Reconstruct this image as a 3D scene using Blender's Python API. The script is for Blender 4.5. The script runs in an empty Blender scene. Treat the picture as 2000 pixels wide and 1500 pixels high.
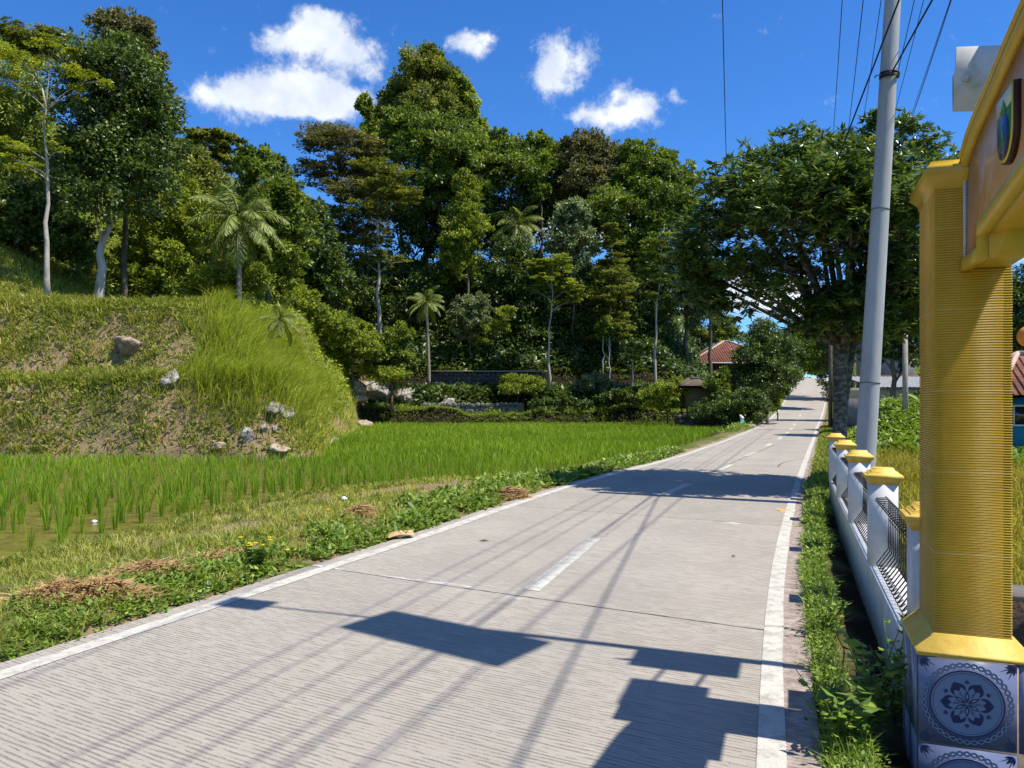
import bpy, bmesh, math, random
import numpy as np
from mathutils import Vector, Matrix
random.seed(7)
RNG = np.random.default_rng(11)
C = bpy.context.scene.collection
scene = bpy.context.scene
R = math.radians

# ------------------------------------------------------------------ camera, sky, sun, exposure
EYE = 1.8          # eye height above the road
FOC = 1502.0       # focal length in units of the 2000 px wide photograph
HOR = 782.0        # row of the true horizon
cam_d = bpy.data.cameras.new("camera"); cam = bpy.data.objects.new("camera", cam_d); C.objects.link(cam)
cam.location = (0, 0, EYE); cam.rotation_euler = (R(90), 0, 0)
cam_d.sensor_width = 36; cam_d.lens = FOC/2000*36; cam_d.shift_y = 32/2000
cam_d.clip_start = 0.05; cam_d.clip_end = 6000
scene.camera = cam
SUN_DIR = Vector((0.50, -0.196, 1.0)).normalized()      # towards the sun
SUN_EL = math.asin(SUN_DIR.z); SUN_AZ = math.atan2(SUN_DIR.x, SUN_DIR.y)
sd = bpy.data.lights.new("sun", 'SUN'); sd.energy = 5.0; sd.angle = R(0.53); sd.color = (1.0, 0.945, 0.85)
so = bpy.data.objects.new("sun", sd); C.objects.link(so); so.location = (20, -10, 40)
so.rotation_euler = SUN_DIR.to_track_quat('Z', 'Y').to_euler()
vs = scene.view_settings
vs.view_transform = 'Standard'; vs.look = 'None'; vs.gamma = 1; vs.use_curve_mapping = False; vs.exposure = 0.48
scene.cycles.max_bounces = 6; scene.cycles.diffuse_bounces = 3; scene.cycles.glossy_bounces = 2
scene.cycles.transmission_bounces = 3; scene.cycles.transparent_max_bounces = 4
scene.cycles.use_denoising = True; scene.cycles.caustics_reflective = False; scene.cycles.caustics_refractive = False

class NT:
    """tiny node-tree writer"""
    def __init__(s, tree): s.t = tree; s.n = tree.nodes; s.l = tree.links
    def new(s, typ, **kw):
        n = s.n.new(typ)
        for k, v in kw.items(): setattr(n, k, v)
        return n
    def put(s, sock, v):
        if isinstance(v, bpy.types.NodeSocket): s.l.new(v, sock)
        elif v is not None: sock.default_value = v
    def math(s, op, a, b=None, c=None, clamp=False):
        n = s.new('ShaderNodeMath', operation=op, use_clamp=clamp)
        for i, v in enumerate((a, b, c)): s.put(n.inputs[i], v)
        return n.outputs[0]
    def mix(s, f, a, b, mode='MIX'):
        n = s.new('ShaderNodeMix', data_type='RGBA', blend_type=mode)
        s.put(n.inputs[0], f)
        for sk, v in ((n.inputs[6], a), (n.inputs[7], b)):
            s.put(sk, v if isinstance(v, bpy.types.NodeSocket) else (*v[:3], 1))
        return n.outputs[2]
    def noise(s, vec, scale, detail=3, rough=.55, out=0):
        n = s.new('ShaderNodeTexNoise'); s.put(n.inputs['Vector'], vec)
        n.inputs['Scale'].default_value = scale; n.inputs['Detail'].default_value = detail; n.inputs['Roughness'].default_value = rough
        return n.outputs[out]
    def ramp(s, f, stops, interp='LINEAR'):
        n = s.new('ShaderNodeValToRGB'); e = n.color_ramp.elements; n.color_ramp.interpolation = interp
        while len(e) < len(stops): e.new(.5)
        for el, (p, c) in zip(e, stops):
            el.position = p; el.color = (*c, 1) if len(c) == 3 else c
        s.put(n.inputs[0], f); return n.outputs[0]
    def smooth(s, v, a, b, lo=0.0, hi=1.0):
        n = s.new('ShaderNodeMapRange', interpolation_type='SMOOTHSTEP')
        s.put(n.inputs[0], v)
        for i, q in enumerate((a, b, lo, hi)): n.inputs[i+1].default_value = q
        return n.outputs[0]

# sky: Nishita daylight with cumulus at fixed bearings
w = bpy.data.worlds.new("World"); scene.world = w; w.use_nodes = True
t = NT(w.node_tree); t.n.clear()
sky = t.new('ShaderNodeTexSky', sky_type='NISHITA'); sky.sun_disc = False
sky.sun_elevation = SUN_EL; sky.sun_rotation = SUN_AZ; sky.altitude = 600; sky.air_density = 1.0; sky.dust_density = 0.25; sky.ozone_density = 3.0
hs = t.new('ShaderNodeHueSaturation'); hs.inputs['Saturation'].default_value = 1.20; hs.inputs['Value'].default_value = 1.0
t.l.new(sky.outputs[0], hs.inputs['Color'])
blue = t.mix(1.0, hs.outputs[0], (0.72, 1.14, 1.60), 'MULTIPLY')
tc = t.new('ShaderNodeTexCoord'); gen = tc.outputs['Generated']
sep = t.new('ShaderNodeSeparateXYZ'); t.l.new(gen, sep.inputs[0])
wn = t.new('ShaderNodeVectorMath', operation='ADD')
sc_ = t.new('ShaderNodeVectorMath', operation='SCALE'); 
nz = t.noise(gen, 7.0, 5, .62, 1); t.l.new(nz, sc_.inputs[0]); sc_.inputs['Scale'].default_value = 0.05
t.l.new(gen, wn.inputs[0]); t.l.new(sc_.outputs[0], wn.inputs[1])
off = t.new('ShaderNodeVectorMath', operation='SUBTRACT'); t.l.new(wn.outputs[0], off.inputs[0]); off.inputs[1].default_value = (.025,.025,.025)
vec = t.new('ShaderNodeVectorMath', operation='NORMALIZE'); t.l.new(off.outputs[0], vec.inputs[0])
def bearing(px, py): return Vector(((px-1000)/FOC, 1.0, (HOR-py)/FOC)).normalized()
CLOUDS = [(565,72,58,28,.95),(635,58,62,32,1.0),(690,100,48,24,.85),(640,28,50,16,.5),(720,130,24,12,.45),
          (455,193,66,36,1.0),(530,180,66,44,1.0),(605,165,66,46,1.1),(668,188,56,36,1.0),(610,222,62,16,.65),(400,180,22,22,.5),
          (905,80,42,26,.85),(950,108,28,24,.7),(962,76,22,10,.4),
          (1100,130,50,40,1.1),(1062,172,30,26,.75),(1130,180,36,11,.5),
          (1180,225,54,28,.9),(1245,205,42,34,1.0),(1120,222,36,13,.5),(1205,175,18,18,.45),
          (1318,180,14,14,.5),(1345,190,22,8,.42),(432,50,12,6,.25),
          (1500,575,110,34,1.0),(1420,560,60,26,.8),(1580,600,80,26,.9),(1180,455,90,26,1.0),(1060,450,50,30,.8),(1350,580,60,30,.9),
          (1905,50,40,7,.2),(1900,480,90,30,.9),(2050,480,80,30,.9),(-300,250,260,80,1.0),(2500,200,250,80,1.0),(2900,450,250,60,1.0)]
total = None
for (px, py, rx, ry, a) in CLOUDS:
    d = bearing(px, py); hx = Vector((d.y, -d.x, 0)).normalized(); hz = hx.cross(d)
    def dot(v):
        n = t.new('ShaderNodeVectorMath', operation='DOT_PRODUCT'); t.l.new(vec.outputs[0], n.inputs[0]); n.inputs[1].default_value = v
        return n.outputs['Value']
    k = 1/d.length
    u = t.math('POWER', t.math('DIVIDE', dot(hx), rx/FOC*d.y*1.0), 2.0)
    v = t.math('POWER', t.math('DIVIDE', dot(hz), ry/FOC*d.y*1.0), 2.0)
    e = t.math('MULTIPLY', t.math('EXPONENT', t.math('MULTIPLY', t.math('ADD', u, v), -0.9)), a)
    e = t.math('MULTIPLY', e, t.math('GREATER_THAN', dot(d), 0.3))
    total = e if total is None else t.math('ADD', total, e)
n1 = t.noise(gen, 34.0, 11, .68)
# unseen broken cloud added overhead and behind the viewer to whiten the ambient light
over = t.math('MAXIMUM', t.smooth(sep.outputs[2], .58, .78), t.math('MULTIPLY', t.smooth(sep.outputs[1], -.05, -.45), t.smooth(sep.outputs[2], .02, .2)))
total = t.math('ADD', total, t.math('MULTIPLY', over, t.smooth(t.noise(gen, 3.2, 5, .6), .42, .64, .08, .72)))
dens = t.math('ADD', total, t.math('MULTIPLY', t.math('SUBTRACT', n1, .5), 2.1))
alpha = t.smooth(dens, .26, 1.05)
shade = t.smooth(t.noise(gen, 13.0, 4, .5), .35, .65)
ccol = t.mix(t.math('MULTIPLY', shade, t.smooth(dens, .5, 1.2)), (6.0, 6.7, 8.0), (9.2, 9.4, 9.7))
fin = t.mix(t.math('MULTIPLY', alpha, .96), blue, ccol)
bg = t.new('ShaderNodeBackground'); t.l.new(fin, bg.inputs[0]); bg.inputs[1].default_value = 0.088
ow = t.new('ShaderNodeOutputWorld'); t.l.new(bg.outputs[0], ow.inputs[0])

# ------------------------------------------------------------------ helpers: geometry and objects
def wx(px, Y): return (px-1000)/FOC*Y
def wz(py, Y): return EYE+(HOR-py)/FOC*Y

def link(name, me, m=None, parent=None, smooth=False):
    if m is not None and len(me.materials) == 0: me.materials.append(m)
    o = bpy.data.objects.new(name, me); C.objects.link(o)
    if parent is not None: o.parent = parent
    if smooth: me.polygons.foreach_set('use_smooth', [True]*len(me.polygons))
    return o
def tag(o, label=None, cat=None, group=None, kind=None):
    if label: o['label'] = label
    if cat: o['category'] = cat
    if group: o['group'] = group
    if kind: o['kind'] = kind
    return o
def thing(name, label, cat, loc=(0,0,0), rz=0.0, group=None):
    o = bpy.data.objects.new(name, None); C.objects.link(o); o.location = loc; o.rotation_euler = (0,0,rz)
    o.empty_display_size = .2
    return tag(o, label, cat, group)

def mesh_arr(name, V, F, attrs=None, uv=None):
    """mesh from arrays; F is an (n,3) or (n,4) index array or a list of them"""
    me = bpy.data.meshes.new(name)
    Fs = F if isinstance(F, list) else [F]
    Fs = [np.asarray(f, dtype=np.int32) for f in Fs if len(f)]
    V = np.asarray(V, dtype=np.float32)
    me.vertices.add(len(V)); me.vertices.foreach_set('co', V.ravel())
    loops = np.concatenate([f.ravel() for f in Fs]); tot = np.concatenate([np.full(len(f), f.shape[1], np.int32) for f in Fs])
    start = np.concatenate([[0], np.cumsum(tot)[:-1]]).astype(np.int32)
    me.loops.add(len(loops)); me.loops.foreach_set('vertex_index', loops)
    me.polygons.add(len(tot)); me.polygons.foreach_set('loop_start', start); me.polygons.foreach_set('loop_total', tot)
    for k, a in (attrs or {}).items():
        a = np.asarray(a, dtype=np.float32)
        if a.ndim == 1:
            at = me.attributes.new(k, 'FLOAT', 'POINT'); at.data.foreach_set('value', a)
        else:
            at = me.attributes.new(k, 'FLOAT_COLOR', 'POINT'); at.data.foreach_set('color', a.ravel())
    if uv is not None:
        ul = me.uv_layers.new(name='UVMap'); ul.data.foreach_set('uv', np.asarray(uv, np.float32)[loops].ravel())
    me.update(calc_edges=True); me.validate()
    return me

class Geo:
    """collects arrays of verts / tris / quads with one tint per vertex"""
    def __init__(s): s.V = []; s.T = []; s.Q = []; s.a = []; s.n = 0
    def add(s, V, T=None, Q=None, tint=0.5):
        V = np.asarray(V, np.float32).reshape(-1, 3)
        if T is not None and len(T): s.T.append(np.asarray(T, np.int32)+s.n)
        if Q is not None and len(Q): s.Q.append(np.asarray(Q, np.int32)+s.n)
        s.V.append(V); s.a.append(np.broadcast_to(np.asarray(tint, np.float32), (len(V),)).copy()); s.n += len(V)
    def mesh(s, name):
        F = []
        if s.T: F.append(np.concatenate(s.T))
        if s.Q: F.append(np.concatenate(s.Q))
        return mesh_arr(name, np.concatenate(s.V), F, {'tint': np.concatenate(s.a)})
    def obj(s, name, m, parent=None, smooth=False): return link(name, s.mesh(name), m, parent, smooth)
    # --- pieces
    def box(s, c, size, rz=0.0, tint=.5, taper=1.0):
        x, y, z = [q/2 for q in size]
        P = np.array([[-x,-y,-z],[x,-y,-z],[x,y,-z],[-x,y,-z],[-x*taper,-y*taper,z],[x*taper,-y*taper,z],[x*taper,y*taper,z],[-x*taper,y*taper,z]])
        ca, sa = math.cos(rz), math.sin(rz)
        P = np.stack([P[:,0]*ca-P[:,1]*sa, P[:,0]*sa+P[:,1]*ca, P[:,2]], 1)+np.array(c)
        s.add(P, Q=[[0,3,2,1],[4,5,6,7],[0,1,5,4],[1,2,6,5],[2,3,7,6],[3,0,4,7]], tint=tint)
    def tube(s, pts, rad, k=7, tint=.5, cap=True):
        pts = np.asarray(pts, float); m = len(pts); rad = np.broadcast_to(rad, (m,))
        tg = np.gradient(pts, axis=0); tg /= np.linalg.norm(tg, axis=1)[:,None]+1e-9
        ref = np.array([0,0,1.]) if abs(tg[:,2]).mean() < .8 else np.array([1.,0,0])
        a = np.cross(tg, ref); a /= np.linalg.norm(a, axis=1)[:,None]+1e-9; b = np.cross(tg, a)
        th = np.arange(k)/k*2*np.pi
        V = pts[:,None,:]+rad[:,None,None]*(np.cos(th)[None,:,None]*a[:,None,:]+np.sin(th)[None,:,None]*b[:,None,:])
        V = V.reshape(-1,3); i = np.arange(m-1)[:,None]*k; j = np.arange(k)[None,:]; j2 = (j+1)%k
        Q = np.stack([i+j, i+j2, i+k+j2, i+k+j], -1).reshape(-1,4)
        T = []
        if cap:
            V = np.concatenate([V, pts[:1], pts[-1:]]); c0 = m*k; c1 = c0+1
            T = [[c0, (q+1)%k, q] for q in range(k)]+[[c1, (m-1)*k+q, (m-1)*k+(q+1)%k] for q in range(k)]
        s.add(V, T=T, Q=Q, tint=tint)
    def leaves(s, P, A, B, L, W, tint, fold=.12):
        """rhombic leaves: base P, axis A (unit), side B (unit)"""
        P = np.asarray(P); n = len(P); L = np.broadcast_to(L,(n,))[:,None]; W = np.broadcast_to(W,(n,))[:,None]
        N = np.cross(A, B)
        mid = P+A*L*.45
        V = np.stack([P, mid+B*W*.5+N*W*fold, P+A*L-N*L*.10, mid-B*W*.5+N*W*fold], 1).reshape(-1,3)
        i = np.arange(n)[:,None]*4
        T = np.concatenate([i+np.array([0,1,2]), i+np.array([0,2,3])])
        s.add(V, T=T, tint=np.repeat(np.broadcast_to(tint,(n,)), 4))
    def blades(s, P, H, W, D, lean, tint):
        """grass blades: base P, height H, width W, lean direction D (unit, xy), lean amount"""
        P = np.asarray(P); n = len(P)
        H = np.broadcast_to(H,(n,))[:,None]; W = np.broadcast_to(W,(n,))[:,None]; lean = np.broadcast_to(lean,(n,))[:,None]
        D3 = np.concatenate([D, np.zeros((n,1))], 1)
        ang = RNG.uniform(0, 2*np.pi, n); S = np.stack([np.cos(ang), np.sin(ang), np.zeros(n)], 1)
        up = np.array([0,0,1.])
        m = P+up*H*.6+D3*H*lean*.35; tip = P+up*H*(1-.35*lean)+D3*H*lean
        V = np.stack([P-S*W*.4, P+S*W*.4, m-S*W*.5, m+S*W*.5, tip], 1).reshape(-1,3)
        i = np.arange(n)[:,None]*5
        T = np.concatenate([i+np.array([0,1,3]), i+np.array([0,3,2]), i+np.array([2,3,4])])
        s.add(V, T=T, tint=np.repeat(np.broadcast_to(tint,(n,)), 5))

def unit(v): return v/(np.linalg.norm(v, axis=-1, keepdims=True)+1e-9)
def sphere_dirs(n): return unit(RNG.normal(size=(n,3)))

# ------------------------------------------------------------------ materials
def newmat(name):
    m = bpy.data.materials.new(name); m.use_nodes = True; t = NT(m.node_tree); t.n.clear()
    return m, t
def finish(t, bsdf): o = t.new('ShaderNodeOutputMaterial'); t.l.new(bsdf, o.inputs[0])
def prin(t, col, rough=.7, spec=.3, bump=None, bdist=.01, bstr=1.0, metal=0.0):
    p = t.new('ShaderNodeBsdfPrincipled')
    t.put(p.inputs['Base Color'], col if isinstance(col, bpy.types.NodeSocket) else (*col, 1))
    t.put(p.inputs['Roughness'], rough); p.inputs['Specular IOR Level'].default_value = spec; p.inputs['Metallic'].default_value = metal
    if bump is not None:
        b = t.new('ShaderNodeBump'); b.inputs['Distance'].default_value = bdist; b.inputs['Strength'].default_value = bstr
        t.l.new(bump, b.inputs['Height']); t.l.new(b.outputs[0], p.inputs['Normal'])
    return p.outputs[0]
def objco(t): return t.new('ShaderNodeTexCoord').outputs['Object']
def surf(name, stops, scale=4, rough=.8, spec=.25, bdist=.01, detail=6, bscale=None, stretch=None, metal=0.0):
    """noise-mottled surface"""
    m, t = newmat(name); v = objco(t)
    if stretch:
        mp = t.new('ShaderNodeMapping'); t.l.new(v, mp.inputs[0]); mp.inputs['Scale'].default_value = stretch; v = mp.outputs[0]
    n = t.noise(v, scale, detail, .62)
    col = t.ramp(n, [(p*.5+.25, c) for p, c in stops])
    finish(t, prin(t, col, rough, spec, t.noise(v, bscale or scale*4, 5, .6), bdist, metal=metal)); return m
def leafmat(name, stops, rough=.5, trans=.28, spec=.35, tcol=(1.25, 1.2, .55)):
    m, t = newmat(name)
    a = t.new('ShaderNodeAttribute', attribute_name='tint')
    col = t.ramp(a.outputs['Fac'], stops)
    p = prin(t, col, rough, spec)
    tr = t.new('ShaderNodeBsdfTranslucent'); t.l.new(t.mix(1.0, col, tcol, 'MULTIPLY'), tr.inputs[0])
    mx = t.new('ShaderNodeMixShader'); mx.inputs[0].default_value = trans
    t.l.new(p, mx.inputs[1]); t.l.new(tr.outputs[0], mx.inputs[2]); finish(t, mx.outputs[0]); return m

M = {}
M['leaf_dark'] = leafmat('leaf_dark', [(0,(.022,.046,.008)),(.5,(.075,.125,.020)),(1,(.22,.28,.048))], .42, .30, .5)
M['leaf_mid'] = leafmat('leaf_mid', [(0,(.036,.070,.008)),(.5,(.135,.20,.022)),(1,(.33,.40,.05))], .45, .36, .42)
M['leaf_light'] = leafmat('leaf_light', [(0,(.075,.115,.012)),(.5,(.22,.29,.03)),(1,(.44,.48,.055))], .5, .40, .35)
M['leaf_yellow'] = leafmat('leaf_yellow', [(0,(0.110,0.154,0.013)),(.5,(0.286,0.341,0.024)),(1,(0.528,0.550,0.055))], .55, .38, .25)
M['leaf_brown'] = leafmat('leaf_brown', [(0,(.055,.065,.026)),(.5,(.165,.17,.062)),(1,(.29,.255,.105))], .6, .28, .25)
M['leaf_olive'] = leafmat('leaf_olive', [(0,(.055,.075,.014)),(.5,(.165,.20,.032)),(1,(.34,.36,.065))], .55, .36, .3)
M['leaf_pale'] = leafmat('leaf_pale', [(0,(0.084,0.121,0.052)),(.5,(0.182,0.230,0.091)),(1,(0.336,0.378,0.156))], .5, .25, .4)
M['leaf_mango'] = leafmat('leaf_mango', [(0,(.022,.050,.010)),(.5,(.085,.155,.024)),(.9,(.22,.30,.045)),(1,(.34,.34,.06))], .36, .24, 1.0)
M['leaf_palm'] = leafmat('leaf_palm', [(0,(.065,.11,.016)),(.5,(.18,.24,.03)),(1,(.42,.42,.10))], .4, .25, .45)
M['grass'] = leafmat('grass', [(0,(.10,.14,.022)),(.35,(.24,.29,.035)),(.72,(.43,.42,.10)),(1,(.58,.48,.21))], .6, .35, .2)
M['tall_grass'] = leafmat('tall_grass', [(0,(.11,.17,.015)),(.5,(.32,.40,.035)),(.85,(.50,.53,.09)),(1,(.62,.54,.20))], .5, .4, .25)
M['rice'] = leafmat('rice', [(0,(.075,.145,.012)),(.5,(.20,.335,.020)),(1,(.40,.52,.04))], .5, .42, .25)
M['rice_ripe'] = leafmat('rice_ripe', [(0,(0.176,0.187,0.022)),(.5,(0.374,0.330,0.044)),(1,(0.550,0.440,0.077))], .6, .35, .2)
M['weed'] = leafmat('weed', [(0,(.05,.105,.012)),(.5,(.14,.23,.024)),(1,(.33,.42,.06))], .45, .3, .35)
M['straw'] = leafmat('straw', [(0,(.20,.115,.045)),(.5,(.40,.26,.115)),(1,(.58,.42,.21))], .7, .15, .2)
M['flower'] = surf('flower', [(0,(.75,.50,.01)),(1,(.85,.65,.02))], 30)
M['bark_pale'] = surf('bark_pale', [(0,(.16,.13,.10)),(.5,(.38,.34,.28)),(1,(.55,.52,.46))], 3, .9, .15, .02, stretch=(1,1,.4))
M['bark_dark'] = surf('bark_dark', [(0,(.05,.04,.028)),(.5,(.12,.10,.07)),(1,(.23,.20,.15))], 4, .9, .15, .02, stretch=(1,1,.4))
M['bark_mango'] = surf('bark_mango', [(0,(.035,.030,.022)),(.45,(.11,.095,.075)),(.62,(.20,.185,.15)),(1,(.36,.35,.30))], 9, .9, .15, .03, stretch=(1,1,1.5))
M['palm_trunk'] = surf('palm_trunk', [(0,(.15,.12,.09)),(1,(.36,.32,.26))], 6, .9, .15, .02, stretch=(.5,.5,4))
M['white_wall'] = surf('white_wall', [(0,(.44,.445,.43)),(.5,(.575,.575,.57)),(1,(.64,.64,.635))], 3, .75, .3, .003)
M['yellow_paint'] = surf('yellow_paint', [(0,(.48,.30,.035)),(.5,(.62,.41,.06)),(1,(.70,.51,.13))], 5, .55, .4, .004)
M['yellow_gloss'] = surf('yellow_gloss', [(0,(.40,.24,.012)),(.5,(.54,.33,.018)),(1,(.62,.42,.04))], 3, .32, .5, .002)
M['yellow_arch'] = surf('yellow_arch', [(0,(.48,.29,.02)),(.5,(.62,.40,.035)),(1,(.70,.49,.08))], 4, .4, .45, .003)
M['brown_panel'] = surf('brown_panel', [(0,(.36,.15,.05)),(.45,(.52,.25,.09)),(.7,(.55,.31,.16)),(1,(.60,.42,.30))], 3.5, .35, .5, .002)
M['black_iron'] = surf('black_iron', [(0,(.012,.012,.014)),(1,(.03,.03,.033))], 20, .45, .4, .001)
M['pole_concrete'] = surf('pole_concrete', [(0,(.25,.255,.25)),(.5,(.36,.365,.36)),(1,(.44,.445,.44))], 2.5, .85, .2, .003, stretch=(1,1,.25))
M['post_concrete'] = surf('post_concrete', [(0,(.22,.19,.15)),(1,(.40,.36,.30))], 3, .9, .2, .004)
M['galv'] = surf('galv', [(0,(.42,.43,.44)),(1,(.58,.59,.60))], 8, .5, .4, .001)
M['sign_back'] = surf('sign_back', [(0,(.38,.37,.30)),(.4,(.58,.57,.52)),(1,(.72,.71,.68))], 5, .6, .35, .001)
M['wire'] = surf('wire', [(0,(.015,.015,.018)),(1,(.03,.03,.035))], 5, .6, .3, .001)
M['rock'] = surf('rock', [(0,(.07,.055,.045)),(.40,(.22,.19,.155)),(.6,(.42,.385,.33)),(1,(.56,.53,.47))], 3.2, .95, .15, .16, detail=9, bscale=4)
M['rock_tan'] = surf('rock_tan', [(0,(.13,.09,.055)),(.45,(.31,.235,.16)),(.65,(.40,.32,.23)),(1,(.50,.42,.32))], 3, .95, .15, .14, detail=9, bscale=4)
M['dark_stone'] = surf('dark_stone', [(0,(.03,.03,.026)),(.6,(.085,.085,.075)),(1,(.20,.20,.18))], 5, .95, .15, .08, bscale=4)
M['roof_red'] = surf('roof_red', [(0,(.20,.055,.030)),(.5,(.36,.11,.06)),(1,(.46,.22,.13))], 3, .85, .2, .01)
M['roof_grey'] = surf('roof_grey', [(0,(.20,.21,.22)),(1,(.31,.32,.33))], 3, .6, .3, .002)
M['roof_old'] = surf('roof_old', [(0,(.06,.045,.035)),(1,(.18,.14,.11))], 4, .9, .2, .02)
M['bamboo'] = surf('bamboo', [(0,(.10,.075,.04)),(1,(.26,.21,.12))], 8, .85, .2, .01, stretch=(6,6,.6))
M['wall_cream'] = surf('wall_cream', [(0,(.42,.38,.28)),(1,(.56,.52,.42))], 3, .9, .2, .003)
M['wall_grey'] = surf('wall_grey', [(0,(.16,.16,.17)),(1,(.27,.27,.28))], 3, .9, .2, .003)
M['wall_blue'] = surf('wall_blue', [(0,(.02,.20,.36)),(1,(.03,.27,.45))], 3, .8, .25, .003)
M['wall_red'] = surf('wall_red', [(0,(.20,.05,.035)),(1,(.32,.09,.06))], 3, .8, .25, .003)
M['glass_dark'] = surf('glass_dark', [(0,(.01,.012,.014)),(1,(.02,.022,.025))], 3, .1, .5, .0)
M['teal_paint'] = surf('teal_paint', [(0,(.02,.22,.22)),(1,(.03,.30,.30))], 8, .6, .3, .001)
M['cardboard'] = surf('cardboard', [(0,(.45,.28,.13)),(1,(.58,.39,.21))], 9, .9, .2, .001)
M['paper_white'] = surf('paper_white', [(0,(.65,.65,.66)),(1,(.8,.8,.8))], 9, .7, .2, .004)
M['orange'] = surf('orange', [(0,(.72,.20,.02)),(1,(.80,.28,.03))], 9, .5, .3, .001)
M['solar'] = surf('solar', [(0,(.01,.015,.04)),(1,(.02,.03,.07))], 9, .2, .5, .0)
M['orange_leaf'] = surf('orange_leaf', [(0,(.55,.25,.03)),(1,(.7,.35,.05))], 9, .6, .3, .001)

# ------------------------------------------------------------------ the lie of the land
_lat = np.random.default_rng(3).uniform(0, 1, (256, 256))
def vnoise(x, y, s, o=0):
    x = np.asarray(x, float)/s+o*17.3+1000; y = np.asarray(y, float)/s+o*7.7+1000
    i = np.floor(x).astype(int); j = np.floor(y).astype(int); f = x-i; g = y-j
    f = f*f*(3-2*f); g = g*g*(3-2*g)
    a = _lat[i%256, j%256]; b = _lat[(i+1)%256, j%256]; c = _lat[i%256, (j+1)%256]; d = _lat[(i+1)%256, (j+1)%256]
    return (a*(1-f)+b*f)*(1-g)+(c*(1-f)+d*f)*g
def fbm(x, y, s, o=0): return .55*vnoise(x,y,s,o)+.28*vnoise(x,y,s*.47,o+1)+.17*vnoise(x,y,s*.21,o+2)
def sstep(v, a, b):
    u = np.clip((np.asarray(v, float)-a)/(b-a), 0, 1); return u*u*(3-2*u)
_yy = np.arange(-40, 260, .25)
def _soft(ys, xs):
    v = np.interp(_yy, ys, xs); k = np.ones(13)/13
    vp = np.concatenate([np.linspace(v[0]-6*(v[1]-v[0]), v[0]-(v[1]-v[0]), 6), v, np.linspace(v[-1]+(v[-1]-v[-2]), v[-1]+6*(v[-1]-v[-2]), 6)])
    return np.convolve(vp, k, 'valid')
_LX = _soft([-40,0,5.12,6.01,7.15,8.22,9.69,11.9,14.1,16.9,19.45,22.5,24.8,34.2,49,95,120,260],
            [-23.2,-5.66,-3.41,-3.02,-2.57,-2.12,-1.45,-.62,.26,1.42,2.68,4.25,5.35,9.4,15.4,33.8,43.6,96])
_RX = _soft([-40,0,5.78,7.04,9.26,11.56,13.39,19.6,39.8,49,95,120,260],
            [-13.2,-.10,1.87,2.32,3.15,4.06,4.78,7.3,15.6,19.3,38.7,49.2,105])
def Lx(Y): return np.interp(Y, _yy, _LX)
def Rx(Y): return np.interp(Y, _yy, _RX)
def road_z(Y):
    Y = np.asarray(Y, float)
    return np.where(Y < 120, 5.3*(np.clip((Y-42)/78, 0, 1))**2.3, 5.3-.0035*np.clip(Y-120,0,60)**1.6)
PB_Y = [5, 7, 9.56, 11.58, 14.3, 16.7, 17.5, 18.0, 21.5, 26.4, 34.4, 53.8, 64, 70]
PB_X = [-8.2, -7.1, -6.37, -5.82, -5.2, -4.3, -2.6, 0, 1.7, 4.1, 7.9, 15.6, 14.5, 14]
def Bx(Y): return np.interp(Y, PB_Y, PB_X)          # near / right edge of the rice paddies
def bank_d(X, Y):
    wob = (fbm(X, Y, 3.5, 5)-.5)*1.1
    d1 = Y-26.0+.02*(X+20)+wob; d2 = -7.0-.150*(Y-27)-X+wob-.4*np.sin(Y*.22)
    k = 1.1; return -np.log(np.exp(-k*np.clip(d1,-30,30))+np.exp(-k*np.clip(d2,-30,30)))/k
BANK_P = ([-9,-.2,0,.25,1.15,2.25,2.6,3.75,4.7,30], [-.38,-.38,-.3,.15,2.35,2.5,2.85,5.35,5.6,7.0])
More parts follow.
